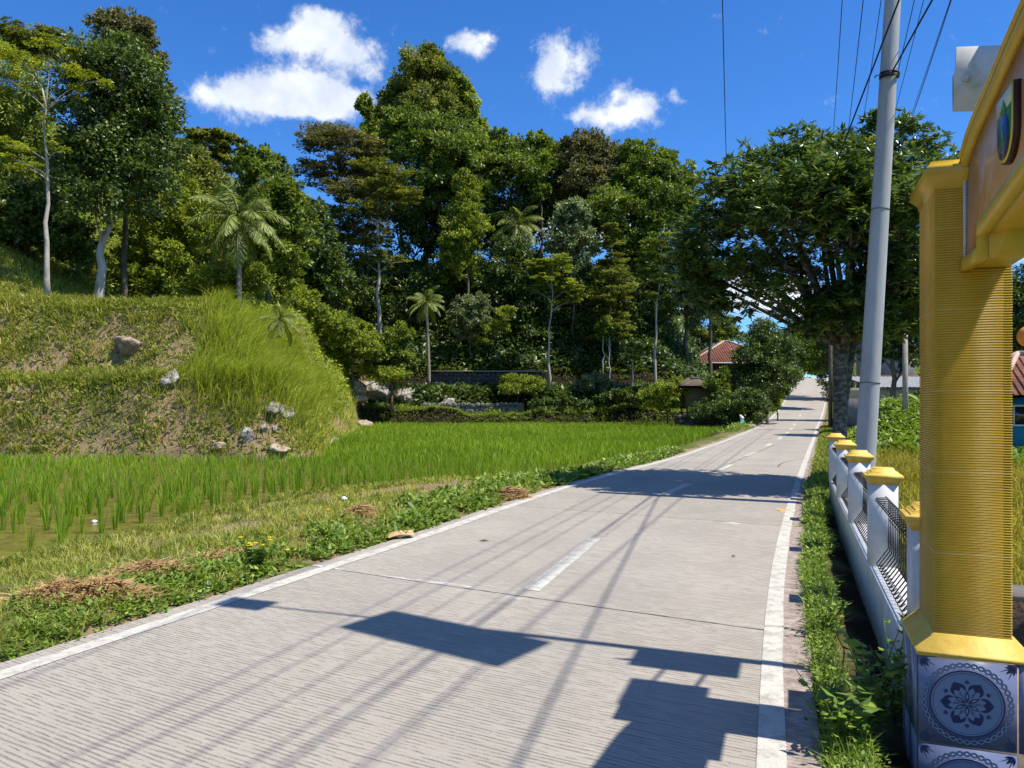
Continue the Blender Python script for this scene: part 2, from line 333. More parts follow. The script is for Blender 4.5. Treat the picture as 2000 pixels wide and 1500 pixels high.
def ground_z(X, Y):
    X = np.asarray(X, float); Y = np.asarray(Y, float)
    rz = road_z(Y); L = Lx(Y); Rr = Rx(Y)+.36
    sl = L-X; sr = X-Rr
    # left of the road
    b = Bx(Y)-X
    verge = rz+np.interp(sl, [0,.25,.6,1.6,3,5], [-.05,-.03,.04,.08,.03,.0])+(fbm(X,Y,1.1,2)-.5)*.14*sstep(sl,.2,.8)-.22*sstep(b,-2.6,-.2)*sstep(sl,.5,1.6)
    bund = np.exp(-((b+.35)/.3)**2)*.04
    floor = -.40+(fbm(X,Y,2,8)-.5)*.05
    inp = sstep(b, -.25, .35)
    left = (verge+bund)*(1-inp)+floor*inp
    d = bank_d(X, Y)
    bk = np.interp(d, *BANK_P)+np.where(d>0, (fbm(X,Y,1.3,9)-.5)*.55*sstep(d,.1,1.2), 0)
    bk = bk*(1-.55*sstep(Y,44,64)*sstep(-X,30,6))
    bk = bk+np.where(d>3.5, .68*np.clip(-20.0-X,0,18)*sstep(Y,32,35.5), 0)
    bk = bk+np.where(d>0, .22*np.clip(Y-40,0,60)*sstep(-X, 9, 16), 0)
    left = np.where(d>-.2, np.maximum(left, bk), left)
    Yw = Y+(fbm(X,Y*0,5,14)-.5)*2.6*sstep(Y,61.5,63)*(1-sstep(Y,65.5,67)); far = np.interp(Yw, [61.5,62,65,66,68,68.4,80,95,130,260], [-.38,.9,1.0,2.6,2.9,4.4,10.5,17.5,20,12])+(fbm(X,Y,6,4)-.5)*2.0*sstep(Y,69,80)
    lowf = (.25+1.35*fbm(X,Y*.4,3.2,33))*(1-sstep(Yw,64.5,66))+sstep(Yw,64.5,66); far = np.where(far>0, far*lowf, far)
    garden = rz+.25+.6*sstep(sl,1,7)*sstep(Y,50,58)
    wR = sstep(X-.16*(Y-64), 11, 21)
    fz = far*(1-wR)+garden*wR
    left = np.where(Y>61.5, np.maximum(left, fz), left)
    left = np.where((Y>50)&(b<-.3)&(Y<=61.5), np.maximum(left, garden-.2), left)
    edge = sstep(sl, 1.5, 5); left = np.where(Y>44, left*edge+verge*(1-edge), left)
    # right of the road
    dip = np.interp(sr, [0,.2,.45,.75,1.0,1.6,3], [-.03,.0,-.10,-.20,-.16,-.16,-.3])
    mound = 1.45*np.exp(-((Y-25.5)/3.2)**2)*sstep(sr,1.2,2.4)*sstep(sr,6.2,3.6)+(fbm(X,Y,2,3)-.5)*.1*sstep(sr,.1,.6)
    yard = rz*sstep(Y,40,60)+.35*sstep(Y,24,32)
    right = np.where(Y<15.5, dip, np.interp(sr,[0,.2,1.0,3.0,5],[-.03,.06,.08,-.1,-.28])+rz*.9)+mound+yard*sstep(sr,1,4)
    right = right+np.where(Y>70, .05*np.clip(sr-4,0,30), 0)
    z = np.where(sl>0, left, np.where(sr>0, right, rz-.14))
    return z

# ground sheet (one mesh that reaches the horizon)
gx = np.concatenate([[-4000,-1500,-600,-300,-180], np.arange(-120,-40,4), np.arange(-40,24,.4), np.arange(24,60,1.2), np.arange(60,140,5), [180,300,600,1500,4000]])
gy = np.concatenate([[-3000,-800,-200,-60,-30,-15,-8,-4], np.arange(0,34,.4), np.arange(34,72,.6), np.arange(72,180,3), [200,240,300,450,800,1800,5000]])
GX, GY = np.meshgrid(gx, gy); GZ = ground_z(np.clip(GX,-140,160), np.clip(GY,-30,200))
far_f = np.clip((np.hypot(GX,GY)-200)/400, 0, 1); GZ = GZ*(1-far_f)+(-2.0)*far_f
nx, ny = len(gx), len(gy)
ii = (np.arange(ny-1)[:,None]*nx+np.arange(nx-1)[None,:]).ravel()
FQ = np.stack([ii, ii+1, ii+nx+1, ii+nx], 1)
# what grows or lies where: r = bare soil, g = lushness, b = dark earth: paddy floor, plus shade painted beside wall and under forest
sl = Lx(GY)-GX; sr = GX-(Rx(GY)+.36); dB = bank_d(GX, GY); b_ = Bx(GY)-GX
soil = np.where((dB>-.3)&(dB<5), .48+.40*sstep(fbm(GX,GY,1.6,12), .40, .60), np.where((sl>0)&(GY<30), .62, .15)*sstep(fbm(GX,GY,1.4,12), .42, .62))
soil = np.maximum(soil, np.where(dB<0.25, sstep(dB,-.6,.1)*.7, 0)*(dB>-.8))
soil = np.where((sl>0)&(sl<.35), .9, soil); soil = np.where((dB>5), .25*soil, soil)
wet_and_shade = np.where((b_>0)&(dB<0)&(sl>0)&(GY<62), .85, 0); wet_and_shade = np.where((sr>.30)&(sr<1.25)&(GY<15), 1, wet_and_shade)
wet_and_shade = np.maximum(wet_and_shade, np.where((GY>60.5)&(sl>3.5), 1.0, 0)*sstep(GX,-16,-10)); lush = sstep(fbm(GX,GY,3,20),.3,.7)
gcol = np.stack([soil, lush, wet_and_shade, np.ones_like(soil)], -1).reshape(-1,4)
gme = mesh_arr('ground', np.stack([GX,GY,GZ],-1).reshape(-1,3), FQ, {'cover': gcol})
m, t = newmat('earth_and_turf'); v = objco(t)
a = t.new('ShaderNodeAttribute', attribute_name='cover'); s3 = t.new('ShaderNodeSeparateColor'); t.l.new(a.outputs['Color'], s3.inputs[0])
n1 = t.noise(v, 1.8, 6, .65); n2 = t.noise(v, 14, 5, .7); n3 = t.noise(v, 60, 3, .6)
turf = t.mix(n2, (.05,.075,.015), (.15,.19,.035)); turf = t.mix(s3.outputs[1], turf, t.mix(n2,(.13,.13,.045),(.22,.20,.08)))
dirt = t.mix(n1, (.22,.135,.07), (.40,.29,.17)); dirt = t.mix(n2, dirt, (.30,.22,.13))
mud_and_shade = t.mix(n2, (.012,.010,.006), (.036,.029,.015))
sf = t.smooth(t.math('ADD', s3.outputs[0], t.math('MULTIPLY', t.math('SUBTRACT', n2, .5), .9)), .35, .62)
col = t.mix(sf, turf, dirt); col = t.mix(s3.outputs[2], col, mud_and_shade)
finish(t, prin(t, col, .95, .1, t.math('ADD', n2, t.math('MULTIPLY', n3, .4)), .06)); M['ground'] = m
tag(link('ground', gme, m, smooth=True), kind='structure')

# ------------------------------------------------------------------ road
ry = np.concatenate([np.arange(-14,60,.4), np.arange(60,175,1.5)]); nu = 13
Lr = Lx(ry)-.16; Rr_ = Rx(ry)+.36
ff = np.linspace(0,1,nu)[None,:]
wobL = (fbm(ry*3, ry*0, 1.0, 2)-.5)*.10; wobR = (fbm(ry*3, ry*0+40, 1.0, 3)-.5)*.08
X = (Lr+wobL)[:,None]*(1-ff)+(Rr_+wobR)[:,None]*ff
th = R(20.5)
# rows follow the slab joints: each row runs square to the road
dist = (X-((Lr+Rr_)/2)[:,None])
Yr = ry[:,None]-dist*.46
Xr = (Lx(Yr)-.16+wobL[:,None])*(1-ff)+(Rx(Yr)+.36+wobR[:,None])*ff
Zr = road_z(Yr)
V = np.stack([Xr, Yr, Zr], -1).reshape(-1,3)
vlen = np.concatenate([[0], np.cumsum(np.hypot(np.diff(ry), np.diff((Lr+Rr_)/2)))])
UV = np.stack([np.broadcast_to(ff*5.2, Xr.shape), np.broadcast_to(vlen[:,None], Xr.shape)], -1).reshape(-1,2)
V_J = float(np.interp(7.12, ry, vlen))-2.675
rr = (Rx(Yr)+.16-Xr).reshape(-1)
k = len(ry); ii = (np.arange(k-1)[:,None]*nu+np.arange(nu-1)[None,:]).ravel()
rme = mesh_arr('road', V, np.stack([ii, ii+1, ii+nu+1, ii+nu],1), {'from_edge': rr}, UV)
m, t = newmat('broomed_concrete')
uv = t.new('ShaderNodeUVMap', uv_map='UVMap').outputs[0]; v = objco(t)
s2 = t.new('ShaderNodeSeparateXYZ'); t.l.new(uv, s2.inputs[0]); U, Vv = s2.outputs[0], s2.outputs[1]
def stretched(sx, sy):
    n = t.new('ShaderNodeMapping'); t.l.new(uv, n.inputs[0]); n.inputs['Scale'].default_value = (sx, sy, 1); return n.outputs[0]
big = t.noise(v, .55, 5, .6); mid = t.noise(v, 5, 6, .65); fine = t.noise(v, 70, 4, .7)
streak = t.noise(stretched(.9, 26), 1.0, 4, .6)
# grooves: tines drawn across the road, wandering and broken
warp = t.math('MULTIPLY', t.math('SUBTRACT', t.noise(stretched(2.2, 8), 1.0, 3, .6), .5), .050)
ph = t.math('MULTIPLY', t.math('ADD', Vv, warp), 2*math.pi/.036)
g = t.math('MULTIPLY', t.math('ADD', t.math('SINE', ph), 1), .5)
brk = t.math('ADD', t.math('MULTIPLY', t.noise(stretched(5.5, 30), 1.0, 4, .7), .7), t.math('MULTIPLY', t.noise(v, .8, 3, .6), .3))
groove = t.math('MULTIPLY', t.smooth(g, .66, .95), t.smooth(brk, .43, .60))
base = t.mix(big, (.29,.255,.20), (.425,.38,.312)); base = t.mix(t.smooth(mid,.3,.7), base, (.36,.325,.272))
base = t.mix(t.math('MULTIPLY', t.smooth(streak, .35, .7), .45), base, (.45,.41,.35))
base = t.mix(t.math('MULTIPLY', fine, .22), base, (.22,.20,.18))
slab = t.new('ShaderNodeTexWhiteNoise', noise_dimensions='1D'); t.l.new(t.math('FLOOR', t.math('ADD', t.math('DIVIDE', t.math('SUBTRACT', Vv, V_J), 5.35), .5)), slab.inputs['W'])
base = t.mix(t.math('MULTIPLY', slab.outputs['Value'], .22), base, (.25,.225,.19))
spots = t.smooth(t.noise(v, 2.6, 2, .4), .70, .78); base = t.mix(t.math('MULTIPLY', spots, .3), base, (.20,.18,.16))
base = t.mix(t.math('MULTIPLY', groove, .31), base, (.14,.12,.10))  # groove colour darkened: dirt plus the shade inside the grooves
tyre = t.math('ADD', t.smooth(t.math('ABSOLUTE', t.math('SUBTRACT', U, 1.5)), .55, .1), t.smooth(t.math('ABSOLUTE', t.math('SUBTRACT', U, 3.6)), .55, .1))
base = t.mix(t.math('MULTIPLY', tyre, .14), base, (.25,.235,.215))
# joints every five metres, with spalled pale patches along them
jd = t.math('ABSOLUTE', t.math('SUBTRACT', t.math('FRACT', t.math('DIVIDE', t.math('SUBTRACT', Vv, V_J), 5.35)), .5))
jw = t.math('ADD', t.math('MULTIPLY', jd, 5.35), t.math('MULTIPLY', t.math('SUBTRACT', t.noise(stretched(9, 1), 1, 3, .6), .5), .022))
joint = t.smooth(jw, .014, .006)
base = t.mix(t.math('MULTIPLY', t.math('MULTIPLY', t.smooth(jw,.17,.05), t.smooth(t.noise(stretched(1.6, 5), 1, 4, .65), .57, .66)), .8), base, (.66,.65,.63))
base = t.mix(joint, base, (.05,.045,.05))
sh = t.new('ShaderNodeAttribute', attribute_name='from_edge')
rough_edge = t.smooth(sh.outputs['Fac'], .03, -.03)
gut = t.mix(t.smooth(t.noise(v, 9, 6, .7), .35, .65), (.24,.185,.15), (.42,.35,.30))
base = t.mix(rough_edge, base, gut)
hgt = t.math('SUBTRACT', t.math('ADD', t.math('MULTIPLY', fine, .35), t.math('MULTIPLY', mid, .4)), t.math('MULTIPLY', groove, .8))
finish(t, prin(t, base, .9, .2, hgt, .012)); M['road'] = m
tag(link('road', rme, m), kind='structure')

m, t = newmat('worn_road_paint'); v = objco(t)
wr = t.smooth(t.noise(v, 7, 7, .72), .36, .56); wr2 = t.smooth(t.noise(v, 38, 4, .7), .30, .45)
col = t.mix(t.math('MULTIPLY', wr, t.math('MULTIPLY_ADD', wr2, .6, .4)), (.34,.315,.275), t.mix(t.noise(v,3,4,.6), (.45,.43,.365), (.58,.555,.48)))
finish(t, prin(t, col, .85, .2, t.noise(v, 60, 4, .7), .006)); M['paint'] = m
def strip(name, ys, x0, x1, m, dz=.005):
    V = np.concatenate([np.stack([x0, ys, road_z(ys)+dz],1), np.stack([x1, ys-(x1-x0)*.46, road_z(ys)+dz],1)]); n = len(ys)
    i = np.arange(n-1); return tag(link(name, mesh_arr(name, V, np.stack([i, i+n, i+n+1, i+1],1)), m), kind='structure')
ys = np.arange(-8, 120, .35)
strip('road_marking', ys, Lx(ys)+.02, Lx(ys)+.16+.02*vnoise(ys,ys*0,.6), M['paint'])
strip('road_marking', ys, Rx(ys)+.012, Rx(ys)+.128+.02*vnoise(ys,ys*0,.7,4), M['paint'])
dc_y = [-6,-2, 7.31, 10.09, 14.86, 16.6, 19.9, 21.6, 24.8, 27, 40, 60, 95, 130]
dc_x = [-4.2,-2.9,.18, 1.095, 2.97, 3.8, 5.35, 6.15, 7.55, 8.6, 14.2, 22.2, 36.4, 50.5]
for y0, y1 in [(-3.5,-.5),(7.31,10.09),(14.86,16.6),(19.9,21.6),(24.8,26.9),(30.2,32.2),(35.6,37.8),(41.2,43.6),(47,49.5),(53,56),(60,63),(67,70),(75,78)]:
    yq = np.linspace(y0, y1, 8); xc = np.interp(yq, dc_y, dc_x); hw = .075+.01*(vnoise(yq,yq*0,.4)-.5)
    strip('road_marking', yq, xc-hw, xc+hw, M['paint'])

# paddy water: shallow, brown-green, with algae
wy = np.arange(5, 62.2, .6); wb = Bx(wy)+.35
V = np.concatenate([np.stack([wb*0-60, wy, wy*0-.27],1), np.stack([wb, wy, wy*0-.27],1)]); n = len(wy); i = np.arange(n-1)
m, t = newmat('paddy_water'); v = objco(t)
c = t.mix(t.smooth(t.noise(v, 3.5, 5, .65), .35, .65), (.10,.085,.018), (.19,.17,.035)); c = t.mix(t.smooth(t.noise(v, 9, 5, .7), .52, .7), c, (.15,.17,.03))
c = t.mix(t.smooth(t.noise(v, 1.2, 4, .6), .45, .7), c, (.13,.09,.035))
finish(t, prin(t, c, .22, .4, t.noise(v, 11, 3, .5), .006)); M['water'] = m
tag(link('paddy_water', mesh_arr('paddy_water', V, np.stack([i, i+n, i+n+1, i+1],1)), m), kind='structure')

# ------------------------------------------------------------------ ground cover (stuff)
def scatter(n, x0, x1, y0, y1): return RNG.uniform(x0, x1, n), RNG.uniform(y0, y1, n)
def grass_stuff(name, X, Y, H, W, lean, tint, m, dirx=None):
    Z = ground_z(X, Y)-.02; n = len(X)
    a = RNG.uniform(0, 2*np.pi, n); D = np.stack([np.cos(a), np.sin(a)], 1)
    if dirx is not None: D = unit(D*.8+np.asarray(dirx))
    g = Geo(); g.blades(np.stack([X,Y,Z],1), H, W, D, lean, tint)
    return g

# rice: the nearest tufts are plants of their own, the rest one field
def rice_tuft_arrays(n_blades, h):
    ang = RNG.uniform(0, 2*np.pi, n_blades); r = RNG.uniform(0, .035, n_blades)
    P = np.stack([np.cos(ang)*r, np.sin(ang)*r, np.zeros(n_blades)], 1)
    return P, np.stack([np.cos(ang), np.sin(ang)], 1)
ys_ = np.arange(6.5, 61.5, .34); pts = []
for yv in ys_:
    xs = np.arange(-42, 16, .34); pts.append(np.stack([xs+RNG.normal(0,.055,len(xs))+.12*np.sin(yv*3), np.full(len(xs), yv)+RNG.normal(0,.055,len(xs))], 1))
pts = np.concatenate(pts)
bb = Bx(pts[:,1])-pts[:,0]; dd = bank_d(pts[:,0], pts[:,1])
vis = np.abs(pts[:,0]/pts[:,1]) < .74
pts = pts[(bb>.35)&(dd<-.25)&vis]
sparse = (pts[:,1] < 15.5)&(pts[:,0] < -2.5)
keep = np.where(sparse, RNG.uniform(size=len(pts)) < .36+.30*sstep(pts[:,1], 9.5, 16), np.where(pts[:,1]<24, RNG.uniform(size=len(pts))<.66+.3*sstep(pts[:,0],-6,0), True))
pts = pts[keep]; dist_ = np.hypot(pts[:,0], pts[:,1]); order = np.argsort(dist_); pts = pts[order]
N_IND = 260
protos = []
for q in range(5):
    g = Geo(); nb = 15; P, D = rice_tuft_arrays(nb, .5)
    g.blades(P, RNG.uniform(.38,.70,nb), RNG.uniform(.011,.017,nb), D, RNG.uniform(.04,.40,nb), RNG.beta(2.6,3.4,nb)); protos.append(g.mesh('rice_plant'))
    protos[-1].materials.append(M['rice'])
for i in range(min(N_IND, len(pts))):
    o = bpy.data.objects.new('rice_plant', protos[i%5]); C.objects.link(o); o.location = (pts[i,0], pts[i,1], -.33)
    s = RNG.uniform(.72,1.12); o.scale = (s,s,s*RNG.uniform(.85,1.1)); o.rotation_euler = (0,0,RNG.uniform(0,6.28))
    tag(o, 'young green rice tuft standing in the shallow water of the near paddy', 'rice plant', 'rice tufts in the near paddy')
rest = pts[N_IND:]; nb = np.where(rest[:,1] < 24, 11, np.where(rest[:,1] < 40, 9, 6))
idx = np.repeat(np.arange(len(rest)), nb); n = len(idx); ang = RNG.uniform(0,2*np.pi,n); rad = RNG.uniform(0,.045,n)*np.where(rest[idx,1]>24,2.8,1)
P = np.stack([rest[idx,0]+np.cos(ang)*rad, rest[idx,1]+np.sin(ang)*rad, np.full(n,-.33)], 1)
g = Geo(); tone = .42*fbm(rest[:,0],rest[:,1],4,6)+.02-.10*(rest[:,1]<22)
hs_ = (.34+.16*fbm(rest[:,0],rest[:,1],3,2))*1.12
wd = np.where(rest[idx,1]<24,.013,np.where(rest[idx,1]<40,.024,.036))
g.blades(P, hs_[idx]*RNG.uniform(.65,1.25,n), wd, np.stack([np.cos(ang),np.sin(ang)],1), RNG.uniform(.05,.5,n), np.clip(tone[idx]+RNG.beta(3,3,n)*.62,0,1))
tag(g.obj('rice_field', M['rice']), kind='stuff')

# bank: rough grass with bare earth showing, ledges lusher, tall grass at the end
X, Y = scatter(260000, -26, -5.0, 25, 40); d = bank_d(X,Y)
soilv = fbm(X,Y,2.4,12)
lip = np.exp(-((d-1.75)/.45)**2)+np.exp(-((d-4.3)/.45)**2)
k = (d>.15)&(d<9)&(RNG.uniform(size=len(X)) < np.clip(.9-sstep(soilv,.42,.66)*.45+lip, 0.05, 1)*(.30+.70*sstep(fbm(X,Y,.6,71),.38,.56)))
X, Y, d, lip = X[k], Y[k], d[k], lip[k]
dryness = fbm(X,Y,1.7,31)
g = grass_stuff('bank_grass', X, Y, RNG.uniform(.08,.34,len(X))*(1+.7*lip)*(.6+.9*fbm(X,Y,1.1,40)), RNG.uniform(.022,.045,len(X)), RNG.uniform(.2,1.0,len(X)),
    np.clip(RNG.beta(2.2,2.2,len(X))*.85+.6*(dryness-.42)-.05*lip, 0, 1), M['grass'])
# coarse tussocks standing out of the shorter grass
q_ = RNG.choice(len(X), 900); pb = 26; idx = np.repeat(q_, pb); n = len(idx); a_ = RNG.uniform(0,6.28,n); r_ = RNG.uniform(0,.14,n)
xt = X[idx]+np.cos(a_)*r_; yt = Y[idx]+np.sin(a_)*r_; ht = np.repeat(RNG.uniform(.25,.75,len(q_)),pb)
g.blades(np.stack([xt,yt,ground_z(xt,yt)-.03],1), ht*RNG.uniform(.5,1.1,n), RNG.uniform(.018,.034,n), np.stack([np.cos(a_),np.sin(a_)],1), RNG.uniform(.4,1.1,n), np.clip(np.repeat(RNG.beta(2,2,len(q_)),pb)*.8+RNG.normal(0,.13,n)+.08,0,1))
# broad weeds between the grass
xx, yv_ = scatter(42000, -25, -5.5, 25.6, 34); dq = bank_d(xx,yv_); kq = np.where((dq>.1)&(dq<5.5)&(RNG.uniform(size=42000)<.25+.75*sstep(fbm(xx,yv_,.7,93),.4,.56)))[0][:15000]; xx, yv_ = xx[kq], yv_[kq]; nw = len(xx); zz = ground_z(xx,yv_)
A = unit(sphere_dirs(nw)*np.array([1,1,.4])+np.array([0,0,.35])); B = unit(np.cross(A, sphere_dirs(nw)))
g.leaves(np.stack([xx,yv_,zz+RNG.uniform(0,.16,nw)],1), A, B, RNG.uniform(.09,.24,nw), RNG.uniform(.04,.10,nw), RNG.beta(2,2.4,nw)*.85)
tag(g.obj('bank_grass', M['grass']), kind='stuff')
X, Y = scatter(150000, -17, -4.6, 25.3, 48); d = bank_d(X,Y)
wgt = sstep(X+.150*(Y-27), -12.2, -10.0)*sstep(d,.35,1.1)*sstep(Y,50,40)
k = RNG.uniform(size=len(X)) < wgt*.9; X, Y, d = X[k], Y[k], d[k]
g = grass_stuff('tall_grass', X, Y, RNG.uniform(.55,1.45,len(X))*(.55+.7*fbm(X,Y,1.4,3)), RNG.uniform(.014,.026,len(X)), RNG.uniform(.2,.95,len(X)), RNG.beta(2.4,2.2,len(X)), M['tall_grass'], (.75,-.35))
xx, yv_ = scatter(50000, -18, -5.5, 27, 62); dq = bank_d(xx,yv_); kq = (dq>-.1)&(dq<3.5)&(-7.0-.150*(yv_-27)-xx<4); xx, yv_ = xx[kq], yv_[kq]; nw = len(xx); a_ = RNG.uniform(0,6.28,nw)
g.blades(np.stack([xx,yv_,ground_z(xx,yv_)-.03],1), RNG.uniform(.15,.7,nw), RNG.uniform(.02,.04,nw), np.stack([np.cos(a_),np.sin(a_)],1), RNG.uniform(.3,1.1,nw), RNG.beta(2.4,2.2,nw))
tag(g.obj('tall_grass', M['tall_grass']), kind='stuff')
# plateau and slope on the left, behind the bank
X, Y = scatter(60000, -36, -9, 30, 46); d = bank_d(X,Y); k = (d>4.3); X, Y = X[k], Y[k]
g = grass_stuff('slope_grass', X, Y, RNG.uniform(.15,.5,len(X))*(.5+fbm(X,Y,2,8)), RNG.uniform(.03,.06,len(X)), RNG.uniform(.2,1,len(X)), np.clip(RNG.beta(2.4,2.4,len(X))*.7+.2*fbm(X,Y,3,1),0,1), M['grass'])
tag(g.obj('slope_grass', M['grass']), kind='stuff')

# verge on the left of the road
def verge_points(n, lo, hi, y0=3.2, y1=26):
    Y = y0+(y1-y0)*RNG.uniform(size=n)**1.5; s = RNG.uniform(lo, hi, n); X = Lx(Y)-s; b = Bx(Y)-X
    k = (b < .12)&(np.abs(X/Y)<.75); return X[k], Y[k], s[k]
X, Y, s = verge_points(150000, .3, 7.5)
dens = .10+.90*sstep(fbm(X,Y,.9,14),.34,.56); k = RNG.uniform(size=len(X))<dens; X,Y,s = X[k],Y[k],s[k]
near = np.clip(Y/8,.6,2.4)
g = grass_stuff('verge_grass', X, Y, RNG.uniform(.03,.12,len(X))*(.6+.9*fbm(X,Y,.8,15)), RNG.uniform(.005,.009,len(X))*near, RNG.uniform(.2,1,len(X)), np.clip(RNG.beta(2.2,2.2,len(X))*.8+.75*(fbm(X,Y,1.2,77)-.42),0,1), M['grass'])
q_ = RNG.choice(len(X), 1500); pb = 16; idx = np.repeat(q_, pb); n = len(idx); a_ = RNG.uniform(0,6.28,n); r_ = RNG.uniform(0,.05,n)
xt = X[idx]+np.cos(a_)*r_; yt = Y[idx]+np.sin(a_)*r_; g.blades(np.stack([xt,yt,ground_z(xt,yt)-.02],1), np.repeat(RNG.uniform(.08,.26,len(q_)),pb)*RNG.uniform(.5,1.1,n), .006*np.clip(yt/7,.8,2.4), np.stack([np.cos(a_),np.sin(a_)],1), RNG.uniform(.4,1.2,n), np.clip(np.repeat(RNG.beta(2,2,len(q_)),pb)*.9+RNG.normal(0,.12,n)+.05,0,1))
b = Bx(Y)-X; k = (b>-.8); k2 = np.where(k)[0]; k2 = k2[RNG.uniform(size=len(k2))<.6]; Xb, Yb = X[k2], Y[k2]; n = len(Xb)
a_ = RNG.uniform(0,6.28,n); g.blades(np.stack([Xb,Yb,ground_z(Xb,Yb)-.02],1), RNG.uniform(.08,.24,n), .008*np.clip(Yb/8,.7,2.4), np.stack([np.cos(a_),np.sin(a_)],1), RNG.uniform(.2,.9,n), RNG.beta(2,3,n)*.6)
tag(g.obj('verge_grass', M['grass']), kind='stuff')
def leafy_weeds(name, X, Y, hmax, L0, L1, tb=(2.2,2.6), per=9):
    n = len(X); idx = np.repeat(np.arange(n), per); z = ground_z(X,Y); hh = RNG.uniform(.3,1,n)*hmax
    a = RNG.uniform(0,6.28,n*per); r = RNG.uniform(0,1,n*per)
    P = np.stack([X[idx]+np.cos(a)*r*hh[idx]*.45, Y[idx]+np.sin(a)*r*hh[idx]*.45, z[idx]+hh[idx]*RNG.uniform(.1,1,n*per)*(1-.4*r)],1)
    A = unit(np.stack([np.cos(a), np.sin(a), RNG.uniform(-.25,.75,n*per)],1)+sphere_dirs(n*per)*.35)
    up = np.array([0,0,1.]); B = unit(np.cross(A, up+sphere_dirs(n*per)*.5))
    L = RNG.uniform(L0,L1,n*per)*np.clip(Y[idx]/7,.8,2.2)
    g = Geo(); g.leaves(P, A, B, L, L*RNG.uniform(.38,.6,n*per), np.clip(RNG.beta(*tb,n*per)+.12*(P[:,2]-z[idx])/np.max(hmax),0,1), .1)
    return g
X, Y, s = verge_points(11000, .12, 2.4, 3.2, 27)
k = RNG.uniform(size=len(X)) < sstep(s, 1.9, .4)*sstep(s,.10,.35)*(.06+.94*sstep(fbm(X,Y,.9,51),.40,.56)); X, Y = X[k], Y[k]
tag(leafy_weeds('verge_weeds', X, Y, .17, .035, .08, (2.0,2.2)).obj('verge_weeds', M['weed']), kind='stuff')
# right-hand strip between gutter and wall
Y = 3.4+14*RNG.uniform(size=9000)**1.5; s = RNG.uniform(-.08,.20,9000)+.05*np.sin(Y*2.1)+.02*(Y-5)*(RNG.uniform(size=9000)<.4); X = Rx(Y)+.36+s
k = (RNG.uniform(size=len(X)) < .3+.7*sstep(fbm(X,Y,.7,61),.3,.5)); X, Y = X[k], Y[k]
g = leafy_weeds('roadside_weeds', X[:2300], Y[:2300], .17, .025, .055, (2.2,1.7))
n = len(X); a_ = RNG.uniform(0,6.28,n); g.blades(np.stack([X,Y,ground_z(X,Y)-.02],1), RNG.uniform(.05,.24,n), .006*np.clip(Y/6,.8,2), np.stack([np.cos(a_),np.sin(a_)],1), RNG.uniform(.2,.9,n), RNG.beta(2.4,1.6,n))
tag(g.obj('roadside_weeds', M['weed']), kind='stuff')
# grass strip beyond the wall's far end
Y = 12.5+36*RNG.uniform(size=26000); s = RNG.uniform(-.05,1.6,26000); X = Rx(Y)+.36+s
g = grass_stuff('kerb_grass', X, Y, RNG.uniform(.08,.28,len(X)), .022*np.clip(Y/14,1,3), RNG.uniform(.2,.9,len(X)), RNG.beta(2,3,len(X))*.75, M['grass'])
tag(g.obj('kerb_grass', M['grass']), kind='stuff')
# ripe rice field on the right, beyond the wall, and the leafy mound behind it
Y = RNG.uniform(4.6,21.5,34000); X = Rx(Y)+.36+RNG.uniform(1.35,11,34000); k = (X/Y<.72); X, Y = X[k], Y[k]
g = grass_stuff('ripe_rice', X, Y, RNG.uniform(.35,.62,len(X)), .022, RNG.uniform(.1,.7,len(X)), RNG.beta(2,2,len(X)), M['rice_ripe'])
tag(g.obj('ripe_rice_field', M['rice_ripe']), kind='stuff')
Y = RNG.uniform(21.0,30,7500); X = Rx(Y)+.36+1.2+RNG.uniform(0,1,7500)**1.6*6.5
tag(leafy_weeds('mound_creeper', X, Y, .6, .06, .11, (2.2,2.0), 9).obj('mound_creeper', M['weed']), kind='stuff')

# ------------------------------------------------------------------ built things
GR = math.atan2(-.341, .94)                 # the wall and the gate run beside the road
def prism_yz(g, pts, x0, x1, tint=.5):
    """polygon in the y-z plane (convex), thick along x"""
    p = np.asarray(pts, float); n = len(p)
    V = np.concatenate([np.column_stack([np.full(n,x0), p]), np.column_stack([np.full(n,x1), p])])
    Q = [[i, (i+1)%n, n+(i+1)%n, n+i] for i in range(n)]
    T = [[0, i+1, i] for i in range(1,n-1)]+[[n, n+i, n+i+1] for i in range(1,n-1)]
    g.add(V, T=T, Q=Q, tint=tint)
def band_yz(g, top, bot, x0, x1, tint=.5):
    """ribbon between two polylines in the y-z plane, thick along x, one closed solid"""
    top = np.asarray(top,float); bot = np.asarray(bot,float); n = len(top)
    V = np.concatenate([np.column_stack([np.full(n,x), q]) for x in (x0,x1) for q in (top,bot)])
    a,b,c,d = 0,n,2*n,3*n; Q = []
    for i in range(n-1):
        Q += [[a+i,a+i+1,b+i+1,b+i],[c+i,d+i,d+i+1,c+i+1],[a+i,c+i,c+i+1,a+i+1],[b+i,b+i+1,d+i+1,d+i]]
    Q += [[a,b,d,c],[a+n-1,c+n-1,d+n-1,b+n-1]]
    g.add(V, Q=Q, tint=tint)
def rings(g, prof, tint=.5, cx=0, cy=0):
    """stack of rectangles: prof = (z, x0, x1, y0, y1)"""
    V = []; Q = []
    for i, (z,x0,x1,y0,y1) in enumerate(prof):
        V += [(x0,y0,z),(x1,y0,z),(x1,y1,z),(x0,y1,z)]
        if i:
            a = 4*(i-1); b = 4*i
            Q += [[a+j, a+(j+1)%4, b+(j+1)%4, b+j] for j in range(4)]
    n = len(V); Q += [[3,2,1,0],[n-4,n-3,n-2,n-1]]
    g.add(V, Q=Q, tint=tint)

